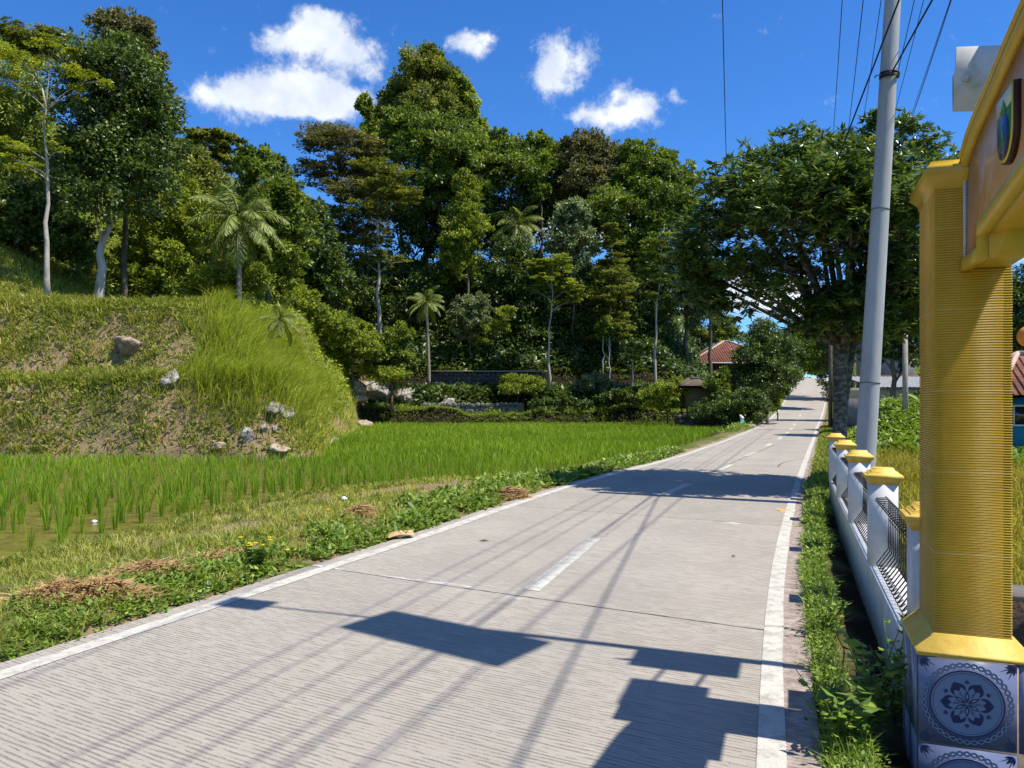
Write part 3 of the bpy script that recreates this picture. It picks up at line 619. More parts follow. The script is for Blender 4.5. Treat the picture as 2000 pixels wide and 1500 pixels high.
# --- the yellow gate -----------------------------------------------------------
gate = thing('gate', 'yellow arched gate with ribbed pillar, brown panel and blue flower tile base', 'gate', (2.09,3.80,0), GR)
SW, SD, Z0, Z1 = .325, .46, .64, 2.87
tilem = leafmat('tile_glaze', [(0,(.030,.034,.085)),(.25,(.075,.088,.17)),(.5,(.148,.176,.285)),(.75,(.19,.235,.335)),(1,(.29,.34,.42))], .22, 0.0, .5)
def gate_pillar(y0, name_tile=True):
    g = Geo(); prof = []; p = .0125; z = Z0
    while z < Z1:
        for f, o in ((0,-.0015),(.22,.0042),(.62,.0046),(.85,-.0015)): prof.append((z+f*p, -o, SW+o, y0-o, y0+SD+o))
        z += p
    rings(g, prof); shaft = g.obj('shaft', M['rib'], gate)
    g = Geo()
    e = lambda z, o: (z, -o, SW+o, y0-o, y0+SD+o)
    rings(g, [e(Z1-.03,.008), e(Z1-.005,.012), e(Z1+.03,.042), e(Z1+.065,.048), e(Z1+.08,.04), e(Z1+.085,.022), e(Z1+.105,.022), e(Z1+.107,-.05)])
    g.obj('capital', M['yellow_gloss'], gate)
    g = Geo(); q = lambda z, o: (z, -.082-o, SW+.085+o, y0-.058-o, y0+SD+.058+o)
    g2 = Geo(); rings(g2, [e(.655,.0), e(.65,.012), e(.64,.016), q(.575,.006), q(.566,.010), q(.552,.004), q(.5505,-.03)])
    g2.obj('plinth_cornice', M['yellow_paint'], gate)
    rings(g, [q(-.35,-.012), q(.549,-.012)]); g.obj('plinth', M['grout'], gate)
m, t = newmat('ribbed_yellow_tile'); v = objco(t)
s3 = t.new('ShaderNodeSeparateXYZ'); t.l.new(v, s3.inputs[0])
c = t.mix(t.smooth(t.noise(v, 2.2, 5, .6), .3, .7), (.50,.29,.018), (.63,.385,.03)); c = t.mix(t.math('MULTIPLY', t.smooth(t.noise(v, 9, 5, .7), .55, .75), .35), c, (.60,.43,.10))
seam = t.smooth(t.math('ABSOLUTE', t.math('SUBTRACT', t.math('FRACT', t.math('DIVIDE', s3.outputs[2], .40)), .62)), .012, .004)
c = t.mix(t.math('MULTIPLY', seam, .35), c, (.72,.58,.25))
mp = t.new('ShaderNodeMapping'); t.l.new(v, mp.inputs[0]); mp.inputs['Scale'].default_value = (14, 14, .9)
run = t.smooth(t.noise(mp.outputs[0], 1.0, 5, .65), .56, .74); c = t.mix(t.math('MULTIPLY', run, .38), c, (.33,.22,.06))
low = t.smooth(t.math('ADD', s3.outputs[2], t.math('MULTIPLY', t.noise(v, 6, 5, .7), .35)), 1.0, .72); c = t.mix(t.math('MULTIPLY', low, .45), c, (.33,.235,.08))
wear = t.smooth(t.noise(v, 26, 6, .75), .64, .72); c = t.mix(t.math('MULTIPLY', wear, .45), c, (.66,.56,.30))
finish(t, prin(t, c, .45, .4, t.noise(v, 30, 3, .6), .0012)); M['rib'] = m
M['grout'] = surf('grout', [(0,(.20,.13,.09)),(1,(.42,.35,.28))], 12, .9, .2, .002)
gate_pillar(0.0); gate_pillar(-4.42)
# glazed tiles on the plinth, each with its medallion
def flat(g, pts, y, tint):
    p = np.asarray(pts, float); V = np.column_stack([p[:,0], np.full(len(p), y), p[:,1]]); c = V.mean(0)
    n = len(V); g.add(np.concatenate([V,[c]]), T=[[i,(i+1)%n,n] for i in range(n)], tint=tint)
def ring2(g, cx, cz, r0, r1, y, tint, k=72):
    th = np.arange(k)/k*2*np.pi; V = np.concatenate([np.column_stack([cx+r*np.cos(th), np.full(k,y), cz+r*np.sin(th)]) for r in (r0,r1)])
    i = np.arange(k); j = (i+1)%k; g.add(V, Q=np.stack([i,j,j+k,i+k],1), tint=tint)
def petal(cx, cz, ang, r0, r1, w, sharp=1.0, k=12):
    s = np.linspace(0,1,k); prof = w*np.sin(np.pi*s**sharp)
    L = np.concatenate([np.column_stack([r0+(r1-r0)*s, prof]), np.column_stack([r0+(r1-r0)*s, -prof])[::-1][1:-1]])
    c, si = math.cos(ang), math.sin(ang); return np.column_stack([cx+L[:,0]*c-L[:,1]*si, cz+L[:,0]*si+L[:,1]*c])
def line2(g, pts, w, y, tint):
    p = np.asarray(pts,float); tg = unit(np.gradient(p,axis=0)); nn = np.column_stack([-tg[:,1],tg[:,0]])*w/2
    V = np.concatenate([np.column_stack([q[:,0], np.full(len(q),y), q[:,1]]) for q in (p+nn,p-nn)]); n = len(p); i = np.arange(n-1)
    g.add(V, Q=np.stack([i,i+1,i+n+1,i+n],1), tint=tint)
def medallion(cx, cz, h, y, parent, zmin=-9):
    g = Geo(); e = .0004
    th = np.linspace(0,2*np.pi,73)[:-1]
    flat(g, np.column_stack([cx+.755*h*np.cos(th), cz+.755*h*np.sin(th)]), y, .74)
    ring2(g, cx, cz, .745*h, .785*h, y-e, .10); ring2(g, cx, cz, .70*h, .712*h, y-2*e, .2); ring2(g, cx, cz, .805*h, .815*h, y-e, .28)
    th = np.linspace(0,2*np.pi,260)
    for ph in (0, math.pi):
        r = h*(.895+.047*np.sin(th*19+ph)); P = np.column_stack([cx+r*np.cos(th), cz+r*np.sin(th)])
        line2(g, P, .042*h, y-e*(1+ph/4), .12); line2(g, P, .024*h, y-e*(2+ph/4), .82)
    for q in range(6):
        a = q*math.pi/3
        flat(g, petal(cx,cz,a,.06*h,.555*h,.165*h,1.45), y-2*e, .03)
        for sg in (1,-1): flat(g, petal(cx,cz,a+sg*.20,.05*h,.40*h,.075*h,1.3), y-3*e, .72)
        flat(g, petal(cx,cz,a+math.pi/6,.02*h,.30*h,.048*h), y-4*e, .05); flat(g, petal(cx,cz,a+math.pi/6,.10*h,.24*h,.018*h), y-5*e, .9)
        aa = a+math.pi/6
        for da, l in ((0,.12),(.5,.09),(-.5,.09),(1.0,.07),(-1.0,.07)):
            bx, bz = cx+.47*h*math.cos(aa), cz+.47*h*math.sin(aa); flat(g, petal(bx,bz,aa+da,.0,l*h,.013*h), y-2*e, .10)
    for sx in (1,-1):
        for sz in (1,-1):
            kx, kz = cx+sx*.97*h, cz+sz*.97*h; a0 = math.atan2(-sz,-sx)
            for da, l, w in ((0,.26,.04),(.62,.22,.03),(-.62,.22,.03),(.35,.36,.012),(-.35,.36,.012)):
                flat(g, petal(kx,kz,a0+da,.02*h,l*h,w*h), y-e, .10)
    g.obj('medallion', tilem, parent)
yF = -.058+.012-.004
for (cx, cz, w_, h_) in ((.128,.338,.42,.42),(.128,-.088,.42,.42)):
    g = Geo(); g.box((cx, yF-.001, cz), (w_-.004,.008,h_-.004), tint=.44)
    tl = g.obj('tile', tilem, gate); medallion(cx, cz, .206, yF-.0062, tl)
g = Geo(); g.box((.376, yF-.001, .338), (.064,.008,.416), tint=.44); g.obj('tile', tilem, gate)
for cz in (.338,-.088):
    for cy in (.145,.39):
        g = Geo(); g.box((-.072-.0045, cy, cz), (.008, .235 if cy>.3 else .24, .416), tint=.7); g.obj('tile', tilem, gate)
# arch
tt = np.array([0,.07,.14,.25,.37,.50,.62,.82,1.06,1.35,1.65,2.0]); zt = np.array([2.95,2.99,3.022,3.052,3.075,3.096,3.116,3.158,3.195,3.225,3.245,3.255])
tt = np.concatenate([tt, (3.96-tt)[::-1][1:]]); zt = np.concatenate([zt, zt[::-1][1:]])
tb = np.array([0,.36,.361,.70,1.06,1.5,2.0]); zb = np.array([2.44,2.44,2.545,2.585,2.63,2.66,2.675])
tb = np.concatenate([tb, (3.96-tb)[::-1][1:]]); zb = np.concatenate([zb, zb[::-1][1:]])
ts = np.unique(np.concatenate([tt, tb])); ZT = np.interp(ts, tt, zt); ZB = np.interp(ts, tb, zb)
yy_ = -.002-ts
g = Geo(); band_yz(g, np.column_stack([yy_,ZT]), np.column_stack([yy_,ZB]), .155, SW-.012); arch = g.obj('arch', M['yellow_arch'], gate)
g = Geo(); band_yz(g, np.column_stack([yy_,ZT-.05]), np.column_stack([yy_,ZB+.045]), .135, .153); g.obj('arch_panel', M['brown_panel'], gate)
g = Geo(); band_yz(g, np.column_stack([yy_,ZT+.012]), np.column_stack([yy_,ZT-.048]), .108, .152); band_yz(g, np.column_stack([yy_,ZT+.03]), np.column_stack([yy_,ZT+.0125]), .10, SW+.012)
band_yz(g, np.column_stack([yy_,ZB+.042]), np.column_stack([yy_,ZB-.012]), .106, .152); g.obj('arch_border', M['yellow_arch'], gate)
g = Geo(); g.box((.128,-.010,2.70), (.014,.012,.44)); g.obj('joint_strip', M['white_wall'], gate)
# emblem shield on the panel
def shield(y0, y1, z0, z1, k=16):
    cy = (y0+y1)/2; r = abs(y1-y0)/2; th = np.linspace(0,-np.pi,k)
    return np.concatenate([[[y0,z1],[y1,z1]], np.column_stack([cy+(y1-cy)*np.cos(th), z0+r+r*np.sin(th)])])
g = Geo(); prism_yz(g, shield(-.712,-.958,2.715,2.995), .112, .1345, 0); em = g.obj('emblem', surf('emblem_edge', [(0,(.05,.02,.015)),(1,(.08,.035,.02))], 9, .5), gate)
emm = leafmat('emblem_paint', [(0,(.02,.03,.06)),(.3,(.03,.08,.22)),(.5,(.06,.22,.05)),(.75,(.70,.55,.03)),(1,(.62,.62,.38))], .35, 0, .4)
g = Geo()
prism_yz(g, shield(-.719,-.951,2.722,2.989), .108, .1115, .78)
prism_yz(g, [(-.725,2.985),(-.945,2.985),(-.945,2.92),(-.725,2.92)], .1050, .1078, 1.0)
prism_yz(g, [(-.735,2.919),(-.935,2.919),(-.935,2.85),(-.92,2.79),(-.75,2.79),(-.735,2.85)], .1052, .1078, .5)
prism_yz(g, [(-.79,2.92),(-.835,2.965),(-.88,2.92),(-.835,2.90)], .103, .1048, .5)
th = np.linspace(0,2*np.pi,25)[:-1]
prism_yz(g, np.column_stack([-.835+.088*np.cos(th), 2.82+.088*np.sin(th)]), .1030, .1050, .02)
prism_yz(g, np.column_stack([-.835+.070*np.cos(th), 2.825+.070*np.sin(th)]), .1012, .1028, .3)
prism_yz(g, [(-.80,2.785),(-.835,2.865),(-.87,2.785)], .0995, .1010, .5)
g.obj('emblem_field', emm, em)

# orange globe lantern hung under the arch
lan = thing('lantern', 'small orange globe lantern hanging at the right edge behind the ribbed pillar', 'lantern', (2.10,3.125,2.06))
g = Geo(); th = np.linspace(0,np.pi,14); ph = np.arange(20)/20*2*np.pi
V = np.stack([.042*np.sin(th)[:,None]*np.cos(ph), .042*np.sin(th)[:,None]*np.sin(ph), np.broadcast_to(.044*np.cos(th)[:,None],(14,20))],-1).reshape(-1,3)
i = np.arange(13)[:,None]*20; j = np.arange(20)[None,:]; g.add(V, Q=np.stack([i+j,i+20+j,i+20+(j+1)%20,i+(j+1)%20],-1).reshape(-1,4)); g.obj('globe', M['orange'], lan, True)
g = Geo(); g.tube([(0,0,.04),(0,0,.53)], .003, 5); g.tube([(0,0,.038),(0,0,.052)], .012, 8); g.obj('cord', M['wire'], lan)

# --- boundary wall -------------------------------------------------------------
wall = thing('boundary_wall', 'white boundary wall with yellow capped posts and black iron grilles along the road', 'wall', (2.178,4.10,0), GR)
LEN = 10.5; PC = [.32, 2.83, 5.30, 7.80, 10.30]
g = Geo(); rings(g, [(-.45,0,.20,.26,LEN),(.34,0,.20,.26,LEN),(.352,-.006,.206,.26,LEN),(.365,-.004,.204,.26,LEN)]); g.obj('wall_base', M['white_wall'], wall)
for pc in PC:
    g = Geo(); a = .112
    rings(g, [(.366,-.010,.215,pc-a,pc+a),(1.10,-.010,.215,pc-a,pc+a)]); p = g.obj('post', M['white_wall'], wall)
    g = Geo(); c0 = .1025; e = lambda z, o: (z, c0-o, c0+o, pc-o, pc+o)
    rings(g, [e(1.075,.116), e(1.095,.120), e(1.125,.148), e(1.150,.152), e(1.158,.146), e(1.162,.118), e(1.182,.116), e(1.185,.090), e(1.212,.086), e(1.214,.05)])
    g.obj('cap', M['yellow_paint'], p)
for a, b in zip(PC[:-1], PC[1:]):
    y0, y1 = a+.112, b-.112; g = Geo(); nb = int(round((y1-y0)/.112))
    for i in range(nb):
        y = y0+(i+.5)*(y1-y0)/nb
        p = [(.035,.95),(.020,.965),(.030,.98),(.105,.985),(.12,.965),(.12,.60),(.118,.46),(.045,.40),(.020,.385),(.022,.370+.006),(.045,.38),(.13,.52)]
        p = [(.045,.93),(.032,.945),(.042,.962),(.118,.968),(.135,.945),(.135,.62),(.130,.535),(.060,.43),(.040,.402),(.044,.384),(.064,.380),(.090,.405)]
        g.tube([(q[0], y, q[1]) for q in p], .0055, 5)
    for q in ((.042,.955),(.118,.972),(.139,.78),(.135,.60)): g.tube([(q[0],y0+.002,q[1]),(q[0],y1-.002,q[1])], .0058, 5)
    g.obj('grille', M['black_iron'], wall)

# low wall, dark all over, behind the gate on the right
o = (2.75,4.35)
lw = thing('garden_kerb', 'low dark wall behind the yellow pillar at the right edge', 'low wall', (2.86,5.05,0), GR)
g = Geo(); rings(g, [(-.4,0,3.2,0,.3),(.52,0,3.2,0,.3)]); g.obj('wall_base', M['mud_wall'] if 'mud_wall' in M else M['roof_old'], lw)
g = Geo(); rings(g, [(.521,-.02,3.22,-.02,.32),(.555,-.02,3.22,-.02,.32)]); g.obj('coping', M['post_concrete'], lw)

# --- solar street lamp standing just outside the frame (its sign plate is in it, its shadow on the road)
lamp = thing('street_lamp', 'grey sign plate with one bolt on the street lamp behind the yellow arch', 'street lamp', (3.29,4.656,0), GR)
g = Geo(); g.tube([(0,0,-.3),(0,0,3.5),(0,0,6.95)], [.055,.05,.038], 12); g.obj('pole', M['galv'], lamp)
g = Geo(); g.tube([(0,0,6.55),(-1.1,0,6.72),(-2.18,0,6.80)], [.022,.02,.018], 8); g.obj('arm', M['galv'], lamp)
g = Geo(); g.box((-2.41,0,6.79), (.50,.30,.06), taper=.85); g.obj('lamp_head', M['galv'], lamp)
g = Geo(); V = np.array([[-1.12,-.33,6.98],[.39,-.75,6.98],[.60,-.11,7.02],[-.93,.25,7.02]]); V2 = V+np.array([0,0,.04])
g.add(np.concatenate([V,V2]), Q=[[0,3,2,1],[4,5,6,7],[0,1,5,4],[1,2,6,5],[2,3,7,6],[3,0,4,7]]); g.obj('solar_panel', M['solar'], lamp)
g = Geo(); g.box((-.11,-.17,3.87), (.14,.40,1.1)); g.obj('battery_box', M['galv'], lamp)
g = Geo(); g.box((-.11,-.83,3.95), (.03,.46,.88)); g.tube([(0,0,4.2),(-.10,-.75,4.2)], .015, 6); g.tube([(0,0,3.7),(-.10,-.75,3.7)], .015, 6); g.obj('shadow_board', M['galv'], lamp)  # unseen board, added to cast the block shadow on the road
sp = link('sign_plate', None or bpy.data.meshes.new('sign_plate'), None, lamp); bpy.data.objects.remove(sp)
def plate():
    # vertical plate facing the approaching road user, its back to the viewer
    P0 = Vector((2.640, 4.60, 3.53)); dirx = Vector((.985,-.12,0)).normalized(); h = .382
    g = Geo(); nrm = Vector((dirx.y,-dirx.x,0)); pts = []
    for (s, z) in ((0,0),(.66,-.016),(.66,.374),(.02,h+.002),(.012,.24),(.0,.215),(.005,.19)): pts.append(P0+dirx*s+Vector((0,0,z)))
    inv = Matrix.Translation((3.29,4.656,0))@Matrix.Rotation(GR,4,'Z'); inv = inv.inverted()
    a = [inv@p for p in pts]; b = [inv@(p-nrm*.012) for p in pts]; n = len(a)
    g.add([tuple(v) for v in a+b], Q=[[i,i+n,(i+1)%n+n,(i+1)%n] for i in range(n)], T=[[0,i,i+1] for i in range(1,n-1)]+[[n,n+i+1,n+i] for i in range(1,n-1)])
    o = g.obj('sign_plate', M['sign_back'], lamp); tag(o, 'weathered grey back of a metal sign plate')
    c = P0+dirx*.065+Vector((0,0,.19)); q = [inv@(c+nrm*k) for k in (0,.035)]
    g = Geo(); g.tube([tuple(v) for v in q], .012, 8); g.tube([tuple(q[0]), tuple(inv@(c+nrm*.016))], .021, 6); g.obj('bolt', M['galv'], o)
plate()

# --- utility poles and lines ---------------------------------------------------
up = thing('utility_pole', 'tall leaning grey concrete utility pole between the white wall and the mango tree', 'utility pole', (5.95,13.1,0))
TOP = Vector((.62,0.05,9.9))
g = Geo(); g.tube([(TOP.x*f, TOP.y*f, TOP.z*f-.3) for f in np.linspace(0,1,14)], np.linspace(.172,.125,14), 20); g.obj('shaft', M['pole_concrete'], up, True)
g = Geo()
for z in (2.1, 5.05): 
    f = (z+.3)/9.9; th = np.linspace(0,2*np.pi,25); r = .172-.047*f+.004
    g.tube(np.column_stack([TOP.x*f+r*np.cos(th), TOP.y*f+r*np.sin(th), z+0*th+.01*np.sin(th*2)]), .006, 5, cap=False)
g.obj('wire_tie', M['wire'], up)
g = Geo(); f = 7.65/9.9
for q in range(7):
    th = np.linspace(0,2*np.pi,19); r = .172-.047*f+.012+.006*(q%2)
    g.tube(np.column_stack([TOP.x*f+r*np.cos(th), r*np.sin(th), 7.30+.012*q+.02*np.sin(th+q)]), .011, 5, cap=False)
g.tube([(TOP.x*f-.15,-.05,7.32),(TOP.x*f-.26,-.1,7.30),(TOP.x*f-.30,-.1,7.26)], .012, 5); g.obj('cable_clamp', M['wire'], up)
def par(P0, P1, P2, n=26):
    s = np.linspace(0,1,n)[:,None]; P0,P1,P2 = map(np.array,(P0,P1,P2)); d = np.linalg.norm(P1-P0)/(np.linalg.norm(P1-P0)+np.linalg.norm(P2-P1))
    return P0*((s-d)*(s-1)/(d))+P1*(s*(s-1)/(d*(d-1)))+P2*(s*(s-d)/(1-d))
def wire_px(name, label, x0, y0, x1, y1, r, Ya=11.5, Yb=16.5, Yend=46, end=None):
    A = Vector((wx(x0,Ya),Ya,wz(y0,Ya))); B = Vector((wx(x1,Yb),Yb,wz(y1,Yb))); d = (B-A)/(Yb-Ya)
    S = A-d*(Ya+14)+Vector((0,0,.35)); E = A+d*(Yend-Ya)+Vector((0,0,.9)) if end is None else Vector(end)
    g = Geo(); P = par(S,A,E); g.tube(P, r, 5); o = g.obj(name, M['wire']); return tag(o, label, 'power line', 'overhead lines above the road')
W_ = [('lone thin power line dropping to the left of the mango tree', 1411,0,1413,240,.0085),
      ('thin power line left of the concrete pole, leftmost of three', 1645,0,1637,180,.007),
      ('thin power line left of the concrete pole, middle of three', 1686,0,1670,180,.0075),
      ('thin power line left of the concrete pole, nearest to the pole', 1721,0,1704,150,.0065),
      ('thin power line just right of the concrete pole top', 1786,0,1755,160,.007),
      ('second thin power line right of the concrete pole', 1804,0,1768,150,.006),
      ('thin power line farthest right, passing above the sign plate', 1858,0,1810,150,.008),
      ('faint thin power line just left of the farthest right one', 1846,30,1795,180,.005)]
ends = [(11.5,40,6.4),(18.3,46,8.3),(18.7,46,8.3),(19.1,46,8.3),(19.5,46,8.3),(19.7,46,7.5),(20.2,46,8.3),(19.9,46,7.5)]
for (lb,a,b,c,d,r), e in zip(W_, ends): wire_px('power_line', lb, a,b,c,d,r, end=e)
g = Geo(); P1 = Vector((5.95+TOP.x*f-.02,13.1-.18,7.36)); A = Vector((wx(1824,10.6),10.6,wz(-6,10.6))); S = A+(A-P1)*9.5
g.tube(par(S,A,P1)[:26], .015, 6); tag(g.obj('power_line', M['wire']), 'thick black cable tied to the concrete pole from the upper right', 'power line', 'overhead lines above the road')
g = Geo(); g.tube(par(P1,(9.0,20,6.2),(13.2,30,5.2)), .014, 6); tag(g.obj('power_line', M['wire']), 'thick black cable running from the concrete pole into the mango crown', 'power line', 'overhead lines above the road')
g = Geo(); A = Vector((wx(1756,10.0),10.0,wz(0,10.0))); B = Vector((wx(1652,13.0),13.0,wz(270,13.0))); S = A+(A-B)*7
g.tube(par(S,A,B+(B-A)*1.2), .013, 6); tag(g.obj('power_line', M['wire']), 'thick black cable crossing in front of the concrete pole down to the left', 'power line', 'overhead lines above the road')
def small_pole(label, X, Y, H, r, mt, arms, name='utility_pole', zb=None):
    z = float(ground_z(X,Y)) if zb is None else zb; p = thing(name, label, 'utility pole', (X,Y,z))
    g = Geo(); g.tube([(0,0,-.3),(0,0,H)], [r,r*.75], 10); g.obj('shaft', mt, p)
    if arms:
        g = Geo()
        for k in range(arms): g.box((0,0,H-.25-.55*k), (2.3,.09,.11), .1)
        for k in range(arms):
            for x in (-1.05,-.55,.55,1.05): g.tube([(x,0,H-.2-.55*k),(x,0,H-.02-.55*k)], .045, 6)
        g.obj('crossarm', M['post_concrete'], p)
small_pole('dark utility pole half hidden left of the mango trunk', 19.05, 46, 8.0, .13, M['bark_dark'], 2)
small_pole('distant utility pole with crossarms above the hill road', wx(1558,150), 150, 16.3-float(ground_z(wx(1558,150),150)), .16, M['bark_dark'], 2)
small_pole('short concrete post with a wire on top between pole and gate', wx(1768,24), 24, 3.0, .095, M['post_concrete'], 0)
g = Geo(); g.tube(par((wx(1700,20),20,wz(600,20)),(wx(1766,24),24,wz(664,24)-.03),(wx(1900,25),25,wz(730,25))), .014, 5); tag(g.obj('power_line', M['wire']), 'low slack wire draped over the short concrete post', 'power line')

# --- houses --------------------------------------------------------------------
m, t = newmat('pan_tile_roof'); v = t.new('ShaderNodeUVMap', uv_map='UVMap').outputs[0]; o_ = objco(t)
s2 = t.new('ShaderNodeSeparateXYZ'); t.l.new(v, s2.inputs[0])
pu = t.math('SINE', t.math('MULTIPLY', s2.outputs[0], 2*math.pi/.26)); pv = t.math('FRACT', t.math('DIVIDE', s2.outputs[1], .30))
c = t.mix(t.smooth(t.noise(o_, 2.2, 6, .7), .3, .7), (.12,.045,.030), (.27,.105,.065)); c = t.mix(t.math('MULTIPLY', t.smooth(t.noise(o_, 6, 5, .7), .55, .7), .6), c, (.34,.235,.17))
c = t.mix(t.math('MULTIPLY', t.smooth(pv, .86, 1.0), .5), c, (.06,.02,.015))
finish(t, prin(t, c, .85, .2, t.math('ADD', pu, t.math('MULTIPLY', pv, -.6)), .06)); M['pan_tile'] = m
def hip_roof(name, x0, x1, y0, y1, ze, zr, inset, m, parent, thick=.08, ridge='ridge'):
    ym = (y0+y1)/2
    A = [(x0,y0,ze),(x1,y0,ze),(x1,y1,ze),(x0,y1,ze),(x0+inset,ym,zr),(x1-inset,ym,zr)]
    F = [[0,1,5,4],[2,3,4,5]]; T = [[1,2,5],[3,0,4]]
    V = []; UV = []; Fq = []; Ft = []
    for f in F+T:
        p = np.array([A[i] for i in f]); e = unit(p[1]-p[0]); b = len(V); h = p-p[0]; u = h@e; vv = np.linalg.norm(h-np.outer(u,e),axis=1)
        V += [tuple(q) for q in p]; UV += list(zip(u,vv)); (Fq if len(f)==4 else Ft).append(list(range(b,b+len(f))))
    b = len(V); V += [(x0,y0,ze-thick),(x1,y0,ze-thick),(x1,y1,ze-thick),(x0,y1,ze-thick)]; UV += [(0,0)]*4
    Fq.append([b+3,b+2,b+1,b]); Fq += [[b,b+1,1,0]]
    for i in range(4):
        j = (i+1)%4; c = len(V); V += [A[i],A[j],V[b+j],V[b+i]]; UV += [(0,0)]*4; Fq.append([c,c+3,c+2,c+1])
    me = mesh_arr(name, V, [np.array(Fq),np.array(Ft)], None, np.array(UV)); o = link(name, me, m, parent)
    g = Geo()
    for a, bb in ((0,4),(1,5),(4,5),(2,5),(3,4)): g.tube([np.array(A[a])+(0,0,.03), np.array(A[bb])+(0,0,.03)], .09, 6)
    g.obj('ridge_tiles', M[ridge], o); return o
M['ridge'] = surf('ridge', [(0,(.34,.24,.20)),(1,(.52,.42,.36))], 3, .9, .2, .01)
h1 = thing('tiled_house', 'house with weathered red tiled hip roof among the trees left of the hill road', 'house', (0,0,0))
zb = .7
g = Geo(); rings(g, [(zb-1,19.6,28.0,81.5,89),(5.7,19.6,28.0,81.5,89)]); g.obj('wall', M['wall_red'], h1)
hip_roof('roof', 18.5, 28.9, 80.2, 90.2, 5.72, 8.35, 5.0, M['pan_tile'], h1)
g = Geo(); g.box((23.7,80.17,5.70), (10.4,.04,.16)); g.obj('fascia', M['white_wall'], h1)
g = Geo()
for x in (19.0,22.4): g.tube([(x,80.8,.3),(x,80.8,5.62)], .06, 6)
g.obj('porch_post', M['bark_dark'], h1)
for x in (21.5,25.5):
    g = Geo(); g.box((x,81.48,3.6), (1.3,.06,1.3)); w_ = g.obj('window', M['glass_dark'], h1); g = Geo()
    for dx,dz,sx,sz in ((0,.68,1.44,.07),(0,-.68,1.44,.07),(.68,0,.07,1.3),(-.68,0,.07,1.3)): g.box((x+dx,81.435,3.6+dz), (sx,.05,sz))
    g.obj('frame', M['white_wall'], w_)
hut = thing('bamboo_hut', 'small dark bamboo hut with old low roof at the paddy edge below the red roof', 'hut', (0,0,0))
g = Geo(); rings(g, [(1.25,12.75,14.55,56.2,58.2),(2.95,12.75,14.55,56.2,58.2)]); g.obj('wall', M['bamboo'], hut)
hip_roof('roof', 12.1, 15.1, 55.6, 58.8, 2.86, 3.40, 1.1, M['roof_old'], hut, .12, 'roof_old')
g = Geo()
for x in (12.8,13.6,14.5):
    for y in (56.25,58.1): g.tube([(x,y,-.5),(x,y,1.24)], .06, 6)
g.obj('stilts', M['bark_dark'], hut)
g = Geo(); g.box((13.65,57.2,1.21), (2.1,2.3,.07)); g.obj('floor', M['bamboo'], hut)
h2 = thing('grey_house', 'low house with grey sheet roof and cream band behind the leafy mound', 'house', (0,0,0))
g = Geo(); rings(g, [(-.4,19.7,26,42,47),(1.92,19.7,26,42,47)]); g.obj('wall', M['wall_grey'], h2)
g = Geo(); rings(g, [(1.921,19.65,26.05,41.95,47.05),(2.5,19.65,26.05,41.95,47.05)]); g.obj('wall_band', M['wall_cream'], h2)
g = Geo(); V = [(17.8,41.4,2.47),(25.4,41.4,2.47),(25.4,45.5,3.25),(17.8,45.5,3.25)]; xs = np.arange(19.5,26.4,.06); zz = .02*np.sin(xs*2*np.pi/.24)
Va = np.concatenate([np.column_stack([xs,0*xs+41.4,2.52+zz]), np.column_stack([xs,0*xs+45.6,3.22+zz])]); n = len(xs); i = np.arange(n-1)
g.add(np.concatenate([Va, Va-(0,0,.03)]), Q=np.concatenate([np.stack([i,i+1,i+n+1,i+n],1), np.stack([i+2*n,i+3*n,i+3*n+1,i+2*n+1],1)])); rf = g.obj('roof', M['roof_grey'], h2)
g = Geo(); g.box((22.95,45.62,3.24), (6.9,.08,.10)); g.obj('ridge_cap', M['wall_red'], rf)
g = Geo(); prism_yz(g, [(46.5,2.5),(46.9,2.5),(46.9,5.4),(46.5,5.4)], 21.0, 24.3); g.obj('gable', M['wall_grey'], h2)
g = Geo(); g.box((22.6,46.4,5.45), (3.6,1.2,.08)); g.obj('upper_roof', M['roof_grey'], h2)
h3 = thing('blue_house', 'blue walled house with red tiled roof at the right edge beyond the ripe rice', 'house', (0,0,0))
g = Geo(); rings(g, [(-.3,16.75,24,26.5,28.1),(2.0,16.75,24,26.5,28.1)]); g.obj('wall', M['wall_blue'], h3)
hip_roof('roof', 16.35, 24.6, 25.9, 28.7, 1.98, 3.45, 1.6, M['pan_tile'], h3)
g = Geo(); g.box((17.25,26.48,1.28), (1.0,.06,.62)); w_ = g.obj('window', M['glass_dark'], h3)
g = Geo(); g.box((17.25,26.44,1.62), (1.1,.04,.06)); g.box((17.25,26.44,.94), (1.1,.04,.06)); g.box((17.25,26.44,1.28), (.05,.04,.62)); g.obj('frame', M['white_wall'], w_)
g = Geo(); g.box((16.95,26.46,1.72), (.22,.03,.08)); g.obj('vent', M['wall_cream'], h3)

M['stone_mid'] = surf('stone_mid', [(0,(.04,.04,.03)),(.5,(.15,.145,.12)),(1,(.34,.33,.29))], 5, .95, .15, .08, bscale=4)
